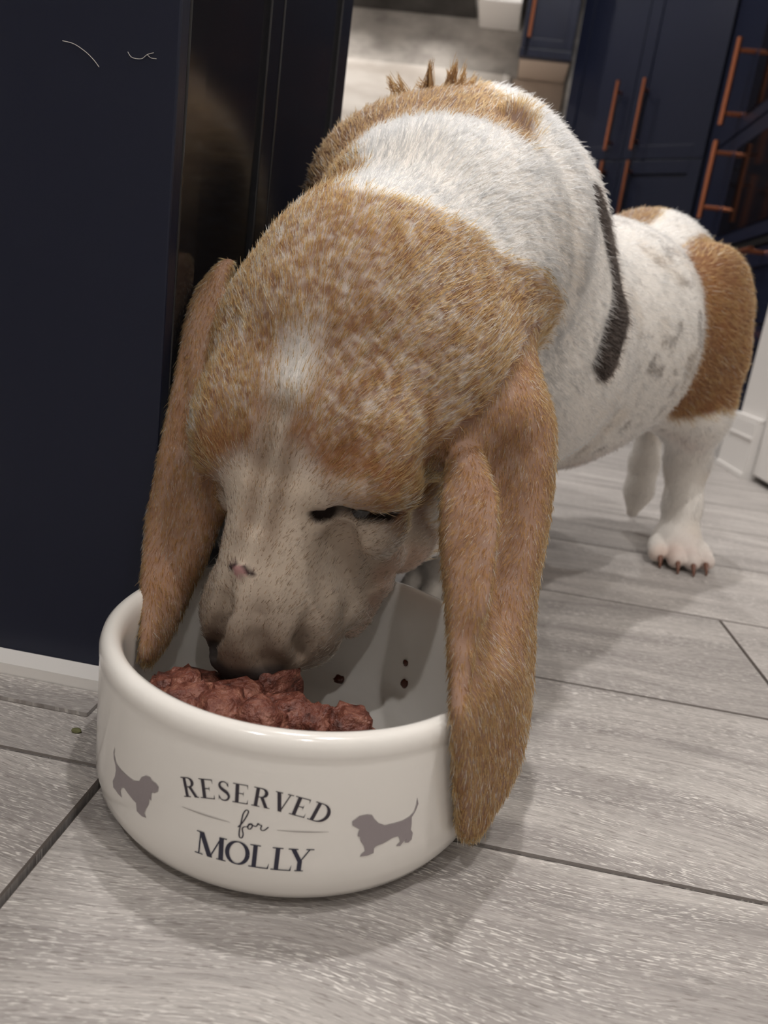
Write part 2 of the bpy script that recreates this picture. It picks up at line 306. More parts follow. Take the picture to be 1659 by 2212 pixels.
# ------------------------------------------------------------------ the dog: one smooth body grown from blended volumes
class Field:
    def __init__(s, lo, hi, h):
        s.lo = np.array(lo); s.h = h
        s.n = np.ceil((np.array(hi)-s.lo)/h).astype(int)+1
        s.D = np.full(s.n, 1.0, np.float32)
    def sub(s, lo, hi):
        a = np.clip(np.floor((np.array(lo)-s.lo)/s.h).astype(int), 0, s.n)
        b = np.clip(np.ceil((np.array(hi)-s.lo)/s.h).astype(int)+1, 0, s.n)
        ax = [(s.lo[i]+s.h*np.arange(a[i], b[i])).astype(np.float32) for i in range(3)]
        return tuple(slice(a[i], b[i]) for i in range(3)), np.meshgrid(*ax, indexing='ij', sparse=True)
    def put(s, sl, d, k, cut=False):
        e = s.D[sl]
        if cut:
            d = -d; h = np.maximum(k-np.abs(e-d), 0)/k
            s.D[sl] = np.maximum(e, d)+h*h*k*0.25
        else:
            h = np.maximum(k-np.abs(e-d), 0)/k
            s.D[sl] = np.minimum(e, d)-h*h*k*0.25
    def ell(s, c, r, R=None, k=0.02, cut=False):
        c = np.asarray(c, float); r = np.asarray(r, float)*np.ones(3); m = r.max()+max(k, 0.02)+0.008
        sl, (X, Y, Z) = s.sub(c-m, c+m)
        if X.size*Y.size*Z.size == 0: return
        R = np.eye(3) if R is None else R          # rows are the ellipsoid axes
        p = [(R[i, 0]*(X-c[0])+R[i, 1]*(Y-c[1])+R[i, 2]*(Z-c[2])).astype(np.float32) for i in range(3)]
        k0 = np.sqrt(sum((p[i]/r[i])**2 for i in range(3)))
        k1 = np.sqrt(sum((p[i]/(r[i]*r[i]))**2 for i in range(3)))+1e-6
        s.put(sl, k0*(k0-1)/k1, k, cut)
    def cone(s, a, ra, b, rb, k=0.02, cut=False):
        a = np.asarray(a, float); b = np.asarray(b, float); m = max(ra, rb)+max(k, 0.02)+0.008
        sl, (X, Y, Z) = s.sub(np.minimum(a, b)-m, np.maximum(a, b)+m)
        ab = b-a; L2 = (ab*ab).sum()
        t = np.clip(((X-a[0])*ab[0]+(Y-a[1])*ab[1]+(Z-a[2])*ab[2])/L2, 0, 1).astype(np.float32)
        t2 = t*t*(3-2*t)*0.3+t*0.7
        d = np.sqrt((X-a[0]-t*ab[0])**2+(Y-a[1]-t*ab[1])**2+(Z-a[2]-t*ab[2])**2)-(ra+(rb-ra)*t2)
        s.put(sl, d.astype(np.float32), k, cut)
    def chain(s, pts, k=0.02, cut=False):
        for (a, ra), (b, rb) in zip(pts, pts[1:]): s.cone(a, ra, b, rb, k, cut)
    def sheet(s, P, rad, k=0.006):
        """thin skin through dense points P with half thickness rad"""
        lo, hi = P.min(0)-0.03, P.max(0)+0.03
        sl, (X, Y, Z) = s.sub(lo, hi)
        T = np.full((X.size, Y.size, Z.size), 1.0, np.float32)
        x0 = np.array([X.ravel()[0], Y.ravel()[0], Z.ravel()[0]]); w = int(math.ceil((rad.max()+0.008)/s.h))
        g = np.arange(-w, w+1)
        GX, GY, GZ = np.meshgrid(g, g, g, indexing='ij')
        for p, r in zip(P, rad):
            q = np.round((p-x0)/s.h).astype(int)
            if (q-w < 0).any() or (q+w+1 > T.shape).any(): continue
            o = q*s.h+x0-p
            d = np.sqrt((GX*s.h+o[0])**2+(GY*s.h+o[1])**2+(GZ*s.h+o[2])**2)-r
            v = T[q[0]-w:q[0]+w+1, q[1]-w:q[1]+w+1, q[2]-w:q[2]+w+1]
            np.minimum(v, d, out=v)
        s.put(sl, T, k)
    def nets(s):
        D = s.D; S = D < 0
        c = [S[i:S.shape[0]-1+i, j:S.shape[1]-1+j, k:S.shape[2]-1+k] for i in (0, 1) for j in (0, 1) for k in (0, 1)]
        n = sum(x.astype(np.uint8) for x in c)
        I = np.argwhere((n > 0) & (n < 8))
        off = np.array([(i, j, k) for i in (0, 1) for j in (0, 1) for k in (0, 1)])
        val = np.stack([D[I[:, 0]+o[0], I[:, 1]+o[1], I[:, 2]+o[2]] for o in off], 1)
        acc = np.zeros((len(I), 3)); cnt = np.zeros(len(I))
        for a in range(8):
            for b in range(a+1, 8):
                if np.abs(off[a]-off[b]).sum() != 1: continue
                va, vb = val[:, a], val[:, b]; m = (va < 0) != (vb < 0)
                t = np.where(m, va/np.where(m, va-vb, 1), 0)
                acc += np.where(m[:, None], off[a]+t[:, None]*(off[b]-off[a]), 0); cnt += m
        V = s.lo+s.h*(I+acc/cnt[:, None])
        idx = np.full(n.shape, -1, np.int32); idx[I[:, 0], I[:, 1], I[:, 2]] = np.arange(len(I))
        Q = []
        for ax in range(3):
            o1, o2 = [(1, 2), (2, 0), (0, 1)][ax]
            e = np.zeros(3, int); e[ax] = 1
            A = S[tuple(slice(0, S.shape[i]-e[i]) for i in range(3))]; B = S[tuple(slice(e[i], None) for i in range(3))]
            J = np.argwhere(A != B); J = J[(J[:, o1] > 0) & (J[:, o2] > 0)]
            J = J[(J[:, o1] < n.shape[o1]) & (J[:, o2] < n.shape[o2]) & (J[:, ax] < n.shape[ax])]
            u = np.zeros(3, int); u[o1] = 1; v = np.zeros(3, int); v[o2] = 1
            g = lambda K: idx[K[:, 0], K[:, 1], K[:, 2]]
            q = np.stack([g(J), g(J-u), g(J-u-v), g(J-v)], 1)
            fl = S[J[:, 0], J[:, 1], J[:, 2]]
            q[~fl] = q[~fl][:, ::-1]
            Q.append(q)
        Q = np.concatenate(Q); Q = Q[(Q >= 0).all(1)]
        return V, Q

def unit(v): v = np.asarray(v, float); return v/np.linalg.norm(v)
def catmull(P, n):
    P = np.asarray(P, float); m = len(P); t = np.linspace(0, m-1, n); i = np.clip(t.astype(int), 0, m-2); f = (t-i)[:, None]
    g = lambda k: P[np.clip(k, 0, m-1)]
    p0, p1, p2, p3 = g(i-1).reshape(n, -1), g(i).reshape(n, -1), g(i+1).reshape(n, -1), g(i+2).reshape(n, -1)
    r = 0.5*(2*p1+(p2-p0)*f+(2*p0-5*p1+4*p2-p3)*f*f+(3*p1-p0-3*p2+p3)*f**3)
    return r.reshape((n,)+P.shape[1:])
def surf(rows, nv, nu):
    G = catmull(rows, nv)                       # rows along the ear
    return np.stack([catmull(g, nu) for g in G], 0)

BOWL = (-0.030, 0.355, 0.1005)
# head frame: a forward to the nose, s to the dog's left, u out of the forehead
FUR = spot(592, 930, 0.352); NTOP = spot(482, 1395, 0.330)
ha = unit(NTOP-FUR)
_s = unit(np.cross(ha, unit(FUR-np.array([0, 0, EYE])))) 
if _s[0] < 0: _s = -_s
_u = np.cross(_s, ha); _u = _u if _u[1] < 0 else -_u
YAW = math.radians(26)
hs = unit(_s*math.cos(YAW)+_u*math.sin(YAW)); hu = unit(_u*math.cos(YAW)-_s*math.sin(YAW))
HM = np.stack([ha, hs, hu])
def hd(f, l, u): return FUR+ha*f+hs*l+hu*u
def to_head(P): return (P-FUR)@HM.T
def rotm(axis, deg):
    a = math.radians(deg); c, s_ = math.cos(a), math.sin(a)
    return {0: np.array([[1, 0, 0], [0, c, s_], [0, -s_, c]]), 1: np.array([[c, 0, -s_], [0, 1, 0], [s_, 0, c]]), 2: np.array([[c, s_, 0], [-s_, c, 0], [0, 0, 1]])}[axis]

B = Field((-0.19, 0.255, -0.004), (0.45, 1.12, 0.47), 0.0026 if not DRAFT else 0.004)
# trunk
SH = spot(1000, 550, 0.665)
B.ell(SH, (0.098, 0.14, 0.122), k=0.02)
B.cone((0.045, 0.655, 0.235), 0.112, (0.18, 0.80, 0.248), 0.108, k=0.03)
B.cone((0.18, 0.80, 0.248), 0.106, (0.258, 0.905, 0.285), 0.088, k=0.03)
B.ell((0.065, 0.665, 0.225), (0.118, 0.12, 0.11), k=0.03)                    # ribcage front / shoulder skin
B.ell(spot(1170, 640, 0.64), (0.040, 0.075, 0.095), k=0.025)                  # left shoulder roll
B.ell((0.14, 0.77, 0.18), (0.075, 0.10, 0.07), R=rotm(2, -38), k=0.04)         # belly
B.ell((0.262, 0.930, 0.325), (0.072, 0.075, 0.07), k=0.04)                    # rump
# neck
NK = spot(950, 560, 0.585)
B.cone(hd(-0.072, 0.008, -0.105), 0.066, NK, 0.090, k=0.03)
B.cone(NK, 0.092, SH, 0.108, k=0.03)
B.ell(spot(900, 430, 0.61), (0.080, 0.07, 0.062), k=0.03)                     # loose skin on the nape
B.ell(spot(930, 478, 0.505), (0.062, 0.05, 0.054), k=0.04)
B.cone(hd(-0.06, 0.045, -0.105), 0.045, spot(1010, 640, 0.50), 0.047, k=0.03)
B.ell(spot(1075, 560, 0.545), (0.046, 0.05, 0.060), k=0.04)                   # crest of the neck
B.cone(hd(-0.03, 0.0, -0.13), 0.050, (0.03, 0.62, 0.24), 0.09, k=0.04)         # throat
B.chain([(spot(950, 1000, 0.50), 0.030), (spot(905, 1110, 0.47), 0.020), (spot(862, 1190, 0.445), 0.013)], k=0.03)   # dewlap
ROLL_ = catmull(np.array([spot(*q) for q in ((1112, 268, .552), (1178, 370, .540), (1205, 480, .532), (1196, 590, .528), (1180, 680, .53))]), 14)
B.chain([(p, 0.015+0.006*math.sin(math.pi*i/13)) for i, p in enumerate(ROLL_)], k=0.007)         # roll of loose neck skin
for q in ([(.128, .585, .345), (.150, .598, .305), (.153, .592, .26), (.148, .59, .23)]):
    B.chain([(np.array(p)+(0.002, -0.004, 0.002), .0055) for p in q], k=0.012, cut=True)
# hind legs
lt = spot(1513, 722, 0.85)
B.ell(lt, (0.046, 0.085, 0.092), R=rotm(2, -38), k=0.02)
B.chain([(spot(1518, 780, 0.87), 0.044), (spot(1500, 890, 0.868), 0.036), (spot(1484, 1000, 0.905), 0.0225), (spot(1474, 1090, 0.895), 0.019), (spot(1466, 1150, 0.885), 0.022)], k=0.02)
rh = np.array([0.160, 0.945, 0.0])-np.array([0.358, 0.872, 0.0])
B.ell(lt+rh*np.array([0.85, 1, 1]), (0.05, 0.08, 0.10), R=rotm(2, -38), k=0.03)
B.chain([(spot(1535, 780, 0.87)+rh, 0.05), (spot(1500, 900, 0.868)+rh, 0.042), (spot(1482, 1000, 0.905)+rh, 0.028), (spot(1476, 1090, 0.895)+rh, 0.0225), (spot(1468, 1150, 0.885)+rh, 0.024)], k=0.02)
B.cone((0.15, 0.80, 0.185), 0.05, spot(1490, 860, 0.88), 0.025, k=0.04)        # flank fold
# front legs
def paw(c, d, sc=1.0):
    d = unit(np.array([d[0], d[1], 0])); n = np.array([-d[1], d[0], 0]); up = np.array([0, 0, 1.0])
    c = np.array([c[0], c[1], 0.0])
    B.ell(c+up*0.022*sc-d*0.012*sc, np.array([0.034, 0.029, 0.024])*sc, R=np.stack([d, n, up]), k=0.012)
    for j, (o, fwd) in enumerate(((-1.5, -0.006), (-0.5, 0.006), (0.5, 0.006), (1.5, -0.006))):
        b = c+n*o*0.0165*sc+d*(0.006+fwd)*sc+up*0.020*sc; t = b+d*0.020*sc+n*o*0.002-up*0.007*sc
        B.cone(b, 0.0105*sc, t, 0.0098*sc, k=0.003)
    return c, d, n
LF = np.array([0.068, 0.640, 0]); RF = np.array([-0.045, 0.70, 0])
for P_, dx in ((LF, 0.03), (RF, -0.03)):
    B.chain([(P_+np.array([0.02, 0.045, 0.20]), 0.055), (P_+np.array([0.025, 0.035, 0.11]), 0.040), (P_+np.array([0.012, 0.02, 0.055]), 0.029), (P_+np.array([0.0, 0.0, 0.03]), 0.030)], k=0.02)
paws = [paw(spot(1463, 1193, 0.870), (-0.10, -1), 1.02), paw((0.160, 0.945), (-0.2, -1)), paw(LF, (-0.25, -1), 1.1), paw(RF, (-0.5, -1), 1.1)]
# tail hanging behind the hind legs
B.chain([((0.315, 1.00, 0.33), 0.030), ((0.345, 1.045, 0.22), 0.022), (spot(1392, 1000, 1.02), 0.0165), (spot(1380, 1060, 1.01), 0.0155), (spot(1366, 1105, 1.0), 0.008)], k=0.02)

# skull and face
def H2(f, l, u, r, Rl=None, k=0.015, cut=False):
    for sg in ((1, -1) if abs(l) > 1e-6 else (1,)):
        R = HM if Rl is None else (Rl if sg > 0 else np.diag([1, -1, 1])@Rl@np.diag([1, -1, 1]))@HM
        B.ell(hd(f, l*sg, u), r, R=R, k=k, cut=cut)
def C2(p, ra, q, rb, k=0.015, cut=False):
    for sg in ((1, -1) if abs(p[1])+abs(q[1]) > 1e-6 else (1,)):
        B.cone(hd(p[0], p[1]*sg, p[2]), ra, hd(q[0], q[1]*sg, q[2]), rb, k=k, cut=cut)
H2(-0.055, 0, -0.062, (0.078, 0.066, 0.056), k=0.03)
H2(-0.098, 0.0, -0.085, (0.05, 0.055, 0.05), k=0.03)
H2(0.000, 0.034, -0.031, (0.034, 0.028, 0.0228), k=0.026)
H2(-0.045, 0.054, -0.078, (0.050, 0.026, 0.040), k=0.02)
C2((-0.01, 0, -0.033), 0.029, (0.10, 0, -0.030), 0.025, k=0.02)
B.cone(hd(0.025, 0.020, -0.062), 0.029, hd(0.098, 0.018, -0.050), 0.023, k=0.016); B.cone(hd(0.030, -0.016, -0.062), 0.023, hd(0.098, -0.018, -0.050), 0.023, k=0.016)
H2(0.050, 0.034, -0.088, (0.055, 0.015, 0.030), k=0.014)
C2((-0.02, 0, -0.115), 0.030, (0.080, 0, -0.095), 0.020, k=0.015)
B.ell(hd(0.028, 0.040, -0.050), (0.034, 0.016, 0.022), R=HM, k=0.014); B.ell(hd(0.030, -0.026, -0.060), (0.034, 0.016, 0.022), R=HM, k=0.014)
H2(0.118, 0, -0.034, (0.016, 0.0225, 0.0185), k=0.008)
# lids, furrows and lip folds
for sg in (1, -1):
    g = lambda *q: [(hd(f, l*sg*(1 if sg > 0 else 0.78), u-(0 if sg > 0 else 0.004)), r) for f, l, u, r in q]
    B.chain(g((0.022, 0.014, -0.018, .006), (0.019, 0.028, -0.0205, .008), (0.015, 0.044, -0.0245, .009), (0.014, 0.056, -0.040, .0085)), k=0.014)
    B.chain(g((0.038, 0.024, -0.028, .004), (0.040, 0.041, -0.037, .005), (0.036, 0.054, -0.053, .004)), k=0.016)
    B.chain(g((0.034, 0.025, -0.0160, .0026), (0.0285, 0.036, -0.0185, .0044), (0.0265, 0.046, -0.0235, .0050), (0.026, 0.056, -0.033, .0030)), k=0.003, cut=True)
    B.chain(g((0.078, 0.0105, -0.0035, .002), (0.090, 0.0120, -0.0055, .0042), (0.103, 0.0135, -0.0085, .0052), (0.113, 0.0170, -0.0150, .0042), (0.117, 0.023, -0.024, .003)), k=0.006, cut=True)
    B.ell(hd(0.058, 0.0375*sg, -0.028), (0.020, 0.006, 0.009), R=HM, k=0.012, cut=True)
    B.chain(g((0.088, 0.030, -0.026, .002), (0.100, 0.029, -0.028, .0038), (0.108, 0.026, -0.034, .003)), k=0.006, cut=True)
    B.chain(g((0.045, 0.034, -0.030, .0035), (0.062, 0.043, -0.043, .005), (0.084, 0.044, -0.052, .003)), k=0.012, cut=True)
    B.chain(g((0.050, 0.046, -0.050, .003), (0.068, 0.051, -0.066, .004), (0.086, 0.046, -0.078, .003)), k=0.010, cut=True)
    for f, l, u, r in ((0.054, 0.048, -0.088, .0095), (0.070, 0.046, -0.080, .0100), (0.086, 0.040, -0.070, .0090)):
        B.ell(hd(f, l*sg, u), (r*0.68, r*0.62, r*1.6), R=HM, k=0.008)
    B.chain(g((0.045, 0.006, -0.0015, .003), (0.020, 0.0065, 0.0005, .0042), (-0.010, 0.006, 0.0015, .004), (-0.035, 0.006, 0.001, .002)), k=0.008, cut=True)
B.chain([(hd(0.05, 0, 0.004), .003), (hd(0.09, 0, 0.003), .003)], k=0.010, cut=True)
B.ell(hd(0.070, -0.003, -0.0052), (0.0032, 0.0032, 0.0014), R=HM, k=0.002)
H2(0.127, 0.009, -0.030, (0.006, 0.004, 0.006), k=0.004, cut=True)
# ears
EL = [  # left ear: rows from root to tip, columns from the rolled front edge to the back edge
 [(985, 985, .415), (1015, 900, .418), (1060, 830, .428), (1110, 770, .445), (1140, 740, .462)],
 [(1040, 1035, .370), (985, 1000, .388), (1050, 915, .402), (1140, 860, .416), (1165, 830, .443)],
 [(1062, 1090, .347), (972, 1075, .364), (1056, 1040, .404), (1165, 960, .404), (1190, 930, .424)],
 [(1058, 1190, .325), (972, 1180, .341), (1052, 1170, .382), (1150, 1120, .382), (1180, 1100, .398)],
 [(1044, 1300, .306), (982, 1295, .319), (1046, 1300, .353), (1125, 1290, .358), (1150, 1280, .376)],
 [(1012, 1400, .299), (988, 1400, .302), (1050, 1410, .323), (1115, 1410, .338), (1145, 1400, .360)],
 [(1003, 1480, .288), (992, 1480, .290), (1050, 1480, .305), (1112, 1480, .325), (1141, 1475, .350)],
 [(999, 1560, .278), (995, 1560, .279), (1048, 1560, .299), (1105, 1560, .319), (1134, 1550, .340)],
 [(996, 1680, .282), (998, 1690, .284), (1040, 1695, .298), (1082, 1685, .312), (1112, 1660, .322)],
 [(999, 1790, .292), (1002, 1795, .293), (1016, 1797, .297), (1033, 1787, .302), (1048, 1770, .306)]]
ER = [
 [(470, 700, .440), (470, 660, .445), (470, 620, .452), (480, 590, .462), (495, 570, .475)],
 [(440, 790, .425), (425, 760, .430), (420, 720, .438), (425, 670, .450), (440, 630, .465)],
 [(440, 900, .412), (425, 880, .416), (405, 860, .424), (395, 820, .425), (405, 780, .437)],
 [(465, 1010, .405), (440, 1000, .404), (400, 1000, .410), (365, 980, .411), (362, 950, .416)],
 [(470, 1095, .402), (440, 1110, .398), (395, 1110, .400), (345, 1110, .403), (330, 1100, .407)],
 [(448, 1180, .398), (420, 1190, .392), (375, 1200, .391), (332, 1190, .392), (322, 1160, .400)],
 [(408, 1275, .390), (385, 1280, .383), (350, 1280, .377), (322, 1275, .375), (315, 1260, .380)],
 [(365, 1370, .374), (350, 1370, .368), (334, 1370, .362), (320, 1370, .358), (313, 1360, .358)],
 [(332, 1418, .362), (325, 1420, .359), (318, 1421, .356), (312, 1420, .353), (307, 1415, .351)]]
EARP = []
for E_ in (EL, ER):
    rows = np.array([[spot(*q) for q in r] for r in E_])
    G = surf(rows, 190, 70)
    vv = np.linspace(0, 1, 190)[:, None]; uu = np.linspace(-1, 1, 70)[None, :]
    th = (0.0052-0.0016*vv)*(1-0.35*np.abs(uu)**3)
    B.sheet(G.reshape(-1, 3), (th+0*uu).reshape(-1), k=0.006)
    EARP.append(G.reshape(-1, 3)[::3])
EROLL = [((1002, 985, .392), .0085), ((1014, 1035, .374), .0100), ((1018, 1095, .360), .0106), ((1016, 1190, .341), .0100), ((1012, 1290, .321), .0076), ((1002, 1370, .305), .0050), ((997, 1430, .295), .0035)]
er_p = catmull(np.array([spot(*q) for q, r in EROLL]), 30); er_r = catmull(np.array([[r] for q, r in EROLL]), 30)[:, 0]
B.chain([(p, r) for p, r in zip(er_p, er_r)], k=0.0025)                           # rolled front edge of the left ear
_d = rng.normal(size=(30, 60, 3)); _d /= np.linalg.norm(_d, axis=2, keepdims=True)
EARP.append((er_p[:, None]+_d*er_r[:, None, None]).reshape(-1, 3))
V, Q = B.nets()
print('dog verts', len(V), time.time()-T0)
# ------------------------------------------------------------------ coat colours and fur
def vnoise(P, sc, seed=0):
    p = P*sc; i = np.floor(p).astype(np.int64); f = p-i; f = f*f*(3-2*f)
    def hsh(a):
        n = (a[:, 0]*73856093) ^ (a[:, 1]*19349663) ^ (a[:, 2]*83492791) ^ (seed*2654435761)
        n = (n ^ (n >> 13))*1274126177 & 0x7fffffff
        return ((n ^ (n >> 16)) & 0xffff)/65535.0
    r = 0
    for a in (0, 1):
        for b in (0, 1):
            for c in (0, 1):
                w = (f[:, 0] if a else 1-f[:, 0])*(f[:, 1] if b else 1-f[:, 1])*(f[:, 2] if c else 1-f[:, 2])
                r = r+w*hsh(i+np.array([a, b, c]))
    return r
def ss(x, a, b):
    t = np.clip((x-a)/(b-a), 0, 1); return t*t*(3-2*t)
def seg_d(P, pts):
    d = np.full(len(P), 9.0)
    for a, b in zip(pts, pts[1:]):
        a = np.array(a); ab = np.array(b)-a; t = np.clip((P-a)@ab/(ab@ab), 0, 1)
        d = np.minimum(d, np.linalg.norm(P-a-t[:, None]*ab, axis=1))
    return d
def eld(P, c, r, R=None):
    q = P-np.asarray(c)
    if R is not None: q = q@R.T
    return np.linalg.norm(q/np.asarray(r), axis=1)
L3 = lambda *c: np.array(lin(*c)[:3])
BR, BRD, BRL = L3(155, 103, 54), L3(111, 70, 35), L3(189, 139, 87)
WH, CRM, GRY, BLK, NOSE = L3(234, 228, 221), L3(206, 190, 173), L3(108, 94, 82), L3(46, 38, 34), L3(58, 52, 50)
EYE_L = [hd(*q) for q in ((0.034, 0.025, -0.0165), (0.0285, 0.036, -0.0195), (0.0265, 0.046, -0.0245), (0.026, 0.056, -0.034))]
EYE_R = [hd(q[0], -q[1]*0.78, q[2]-0.004) for q in ((0.034, 0.025, -0.0165), (0.0285, 0.036, -0.0195), (0.0265, 0.046, -0.0245), (0.026, 0.056, -0.034))]
LID_L = [hd(*q) for q in ((0.0235, 0.014, -0.010), (0.0195, 0.028, -0.011), (0.0165, 0.044, -0.014), (0.016, 0.058, -0.032))]; LID_R = [hd(q[0], -q[1]*0.78, q[2]-0.004) for q in ((0.0265, 0.014, -0.010), (0.0245, 0.028, -0.012), (0.0215, 0.044, -0.016), (0.021, 0.058, -0.034))]
from mathutils.kdtree import KDTree
EP = np.concatenate(EARP); kd = KDTree(len(EP))
for i_, p_ in enumerate(EP): kd.insert(p_, i_)
kd.balance()
def ear_mask(P):
    m = np.zeros(len(P)); lo, hi = EP.min(0)-0.02, EP.max(0)+0.02
    for i in np.where(((P > lo) & (P < hi)).all(1))[0]:
        m[i] = kd.find(P[i])[2]
    m[m == 0] = 1.0
    return 1-ss(m, 0.0100, 0.0140)
def coat(P, ear):
    h = to_head(P); f, l, u = h.T
    n1 = vnoise(P, 45, 1)-0.5; n2 = vnoise(P, 140, 2)-0.5; n3 = vnoise(P, 420, 3)-0.5; n4 = vnoise(P, 22, 4)-0.5
    x, y, z = P.T
    wob = 0.018*n1+0.008*n2
    # where the coat is tan
    head = ss(f+wob, -0.134, -0.120)*ss(u+wob, -0.185, -0.160)
    throat = ss(-u-0.25*f+wob, 0.112, 0.128)*ss(f, -0.10, -0.07)
    head = head*(1-throat)
    hump = ss(y+wob, 0.500, 0.516)*(1-ss(x+wob+0.25*(y-0.55), 0.044, 0.056))*(1-ss(y+wob, 0.69, 0.73))*ss(z+wob, 0.27, 0.30)
    nl = (1-ss(x+wob, -0.052, -0.038))*ss(y, 0.40, 0.42)*(1-ss(y, 0.69, 0.73))*ss(z, 0.16, 0.22)
    hip = 1-ss(eld(P, (0.205, 0.875, 0.375), (0.036, 0.10, 0.05), rotm(2, -38))+6*wob, 0.85, 1.1)
    thigh = (1-ss(eld(P, (0.345, 0.875, 0.265), (0.115, 0.150, 0.112), rotm(2, -38))+5*wob, 0.92, 1.03))*ss(z+wob*0.6-0.30*(x-0.30), 0.166, 0.182)
    tan = np.maximum.reduce([head, hump, nl, hip, thigh, ear])
    wp = 1-tan
    # face: blaze, pale muzzle, ticking
    blaze = np.exp(-((f+0.030)/0.024)**2-(l/0.013)**2)
    strip = (1-ss(np.abs(l+0.002)+0.3*wob, 0.005, 0.014))*ss(f, -0.03, 0.0)
    muz = ss(f+0.6*wob-0.62*np.maximum(np.where(l < 0, -l*1.5, l)-0.006, 0), -0.010, 0.020)
    side = 0.7*ss(-l+wob*0.5, 0.044, 0.056)*ss(f, -0.02, 0.0)
    inhead = head*(1-ear)
    tick = np.clip(0.24+0.75*(n3+0.45*n2), 0.08, 0.7)*ss(-f, -0.02, 0.02)
    wf = np.maximum.reduce([blaze*0.95, strip*0.72, muz*0.85, side*0.75, tick])
    wp = np.where(inhead > 0.02, np.maximum(wp, wf*inhead), wp)
    wp = np.maximum(wp, 0.10*ear*(1+n2)+0.04)
    hm = np.maximum(hump, hip)*(1-head)
    wp = np.maximum(wp, 0.12*hm)
    t = np.clip(0.5+0.9*n1+0.5*n2, 0, 1)[:, None]
    cb = BRD*(1-t)*0.55+BR*(0.45+0.55*t)
    cb = np.where((hm*(1-ear) > 0.5)[:, None], cb*0.82+0.10*L3(150, 120, 90), cb)
    cw = np.repeat(WH[None], len(P), 0)
    mz = np.clip(inhead*np.maximum(muz, strip*0.9), 0, 1)[:, None]
    cw = cw*(1-mz)+CRM*mz
    tip = (ss(f+0.3*wob, 0.068, 0.114)*ss(u, -0.080, -0.045)*0.92)[:, None]*(inhead > 0.1)[:, None]
    cw = cw*(1-tip)+GRY*tip
    cb = cb*(1-mz)+L3(120, 96, 74)*mz
    furrow = np.exp(-((np.abs(l)-0.007)/0.0055)**2)*ss(f, -0.022, 0.0)*(1-ss(f, 0.045, 0.07))*inhead
    wp = wp*(1-0.62*furrow)
    lid = np.exp(-(np.minimum(seg_d(P, LID_L), seg_d(P, LID_R))/0.0062)**2)*inhead
    wp = np.maximum(wp, 0.88*lid); cw = cw*(1-lid[:, None])+L3(232, 214, 194)*lid[:, None]
    lipp = (ss(-u, 0.060, 0.072)*ss(f, 0.040, 0.052)*inhead*0.55)[:, None]; cw = cw*(1-lipp)+lipp*L3(192, 150, 128)
    # speckled flank, the black stripe behind the shoulder, pink belly skin
    sp = ss(vnoise(P, 75, 7)+0.35*n4+0.4*n3, 0.70, 0.86)*ss(0.61*x+0.79*y, 0.575, 0.66)*ss(z, 0.08, 0.14)*(1-tan)
    cw = cw*(1-0.62*sp[:, None])+0.62*sp[:, None]*L3(96, 84, 78)
    creams = ss(n4+n1*0.6, 0.05, 0.35)[:, None]*0.35*(y > 0.42)[:, None]
    cw = cw*(1-creams)+creams*L3(206, 190, 172)
    st = 1-ss(seg_d(P, [(.124, .592, .343), (.142, .604, .320), (.152, .606, .294), (.154, .602, .266), (.146, .580, .235)])+0.5*wob, 0.015, 0.021)
    cw = cw*(1-st[:, None])+BLK*st[:, None]; cb = cb*(1-st[:, None])+BLK*st[:, None]
    pink = ss(-z, -0.17, -0.125)*ss(y, 0.70, 0.76)*(1-ss(y, 0.84, 0.87))*(0.5+n1)*0.6
    cw = cw*(1-pink[:, None])+pink[:, None]*L3(208, 170, 158)
    de = np.minimum(seg_d(P, EYE_L), seg_d(P, EYE_R)); dk = (1-ss(de, 0.0034, 0.0064))[:, None]
    cw = cw*(1-dk)+L3(34, 24, 20)*dk; cb = cb*(1-dk)+L3(34, 24, 20)*dk
    nz = (ss(f+0.3*(np.abs(l)-0.012), 0.1135, 0.1200)*ss(u, -0.062, -0.052)*(inhead > 0.05)*(1-ss(np.abs(l), 0.022, 0.026)))
    cw = cw*(1-nz[:, None])+NOSE*nz[:, None]; cb = cb*(1-nz[:, None])+NOSE*nz[:, None]
    wd = 1-ss(eld(h, (0.0700, -0.003, -0.004), (0.0030, 0.0085, 0.01)), 0.85, 1.1)
    wpk = 1-ss(eld(h, (0.0705, -0.0035, -0.004), (0.0030, 0.0040, 0.01)), 0.8, 1.1)
    for c_ in (cw, cb):
        c_[:] = c_*(1-wd[:, None])+L3(58, 42, 42)*wd[:, None]
        c_[:] = c_*(1-wpk[:, None])+L3(168, 128, 126)*wpk[:, None]
    bare = np.maximum.reduce([nz, wpk, dk[:, 0]*0.9])
    return np.clip(wp, 0, 1), cb, cw, dict(h=h, ear=ear, bare=bare, inhead=inhead, muz=muz*inhead, st=st)

# smooth the grown surface a little, then make the mesh
def vert_normals(V, Q):
    fn = np.cross(V[Q[:, 2]]-V[Q[:, 0]], V[Q[:, 3]]-V[Q[:, 1]])
    N = np.zeros_like(V)
    for k in range(4): np.add.at(N, Q[:, k], fn)
    return N/np.maximum(np.linalg.norm(N, axis=1, keepdims=True), 1e-12), np.linalg.norm(fn, axis=1)*0.5
VN, FA = vert_normals(V, Q)
EARV = ear_mask(V)
wp, cb, cw, info = coat(V, EARV)
vcol = (cb*np.array([0.58, 0.50, 0.42]))*(1-wp[:, None])+cw*0.92*wp[:, None]
me = bpy.data.meshes.new('basset_hound')
me.vertices.add(len(V)); me.vertices.foreach_set('co', V.astype(np.float32).ravel())
me.loops.add(len(Q)*4); me.loops.foreach_set('vertex_index', Q.astype(np.int32).ravel())
me.polygons.add(len(Q)); me.polygons.foreach_set('loop_start', np.arange(0, len(Q)*4, 4, dtype=np.int32))
me.polygons.foreach_set('use_smooth', np.ones(len(Q), bool))
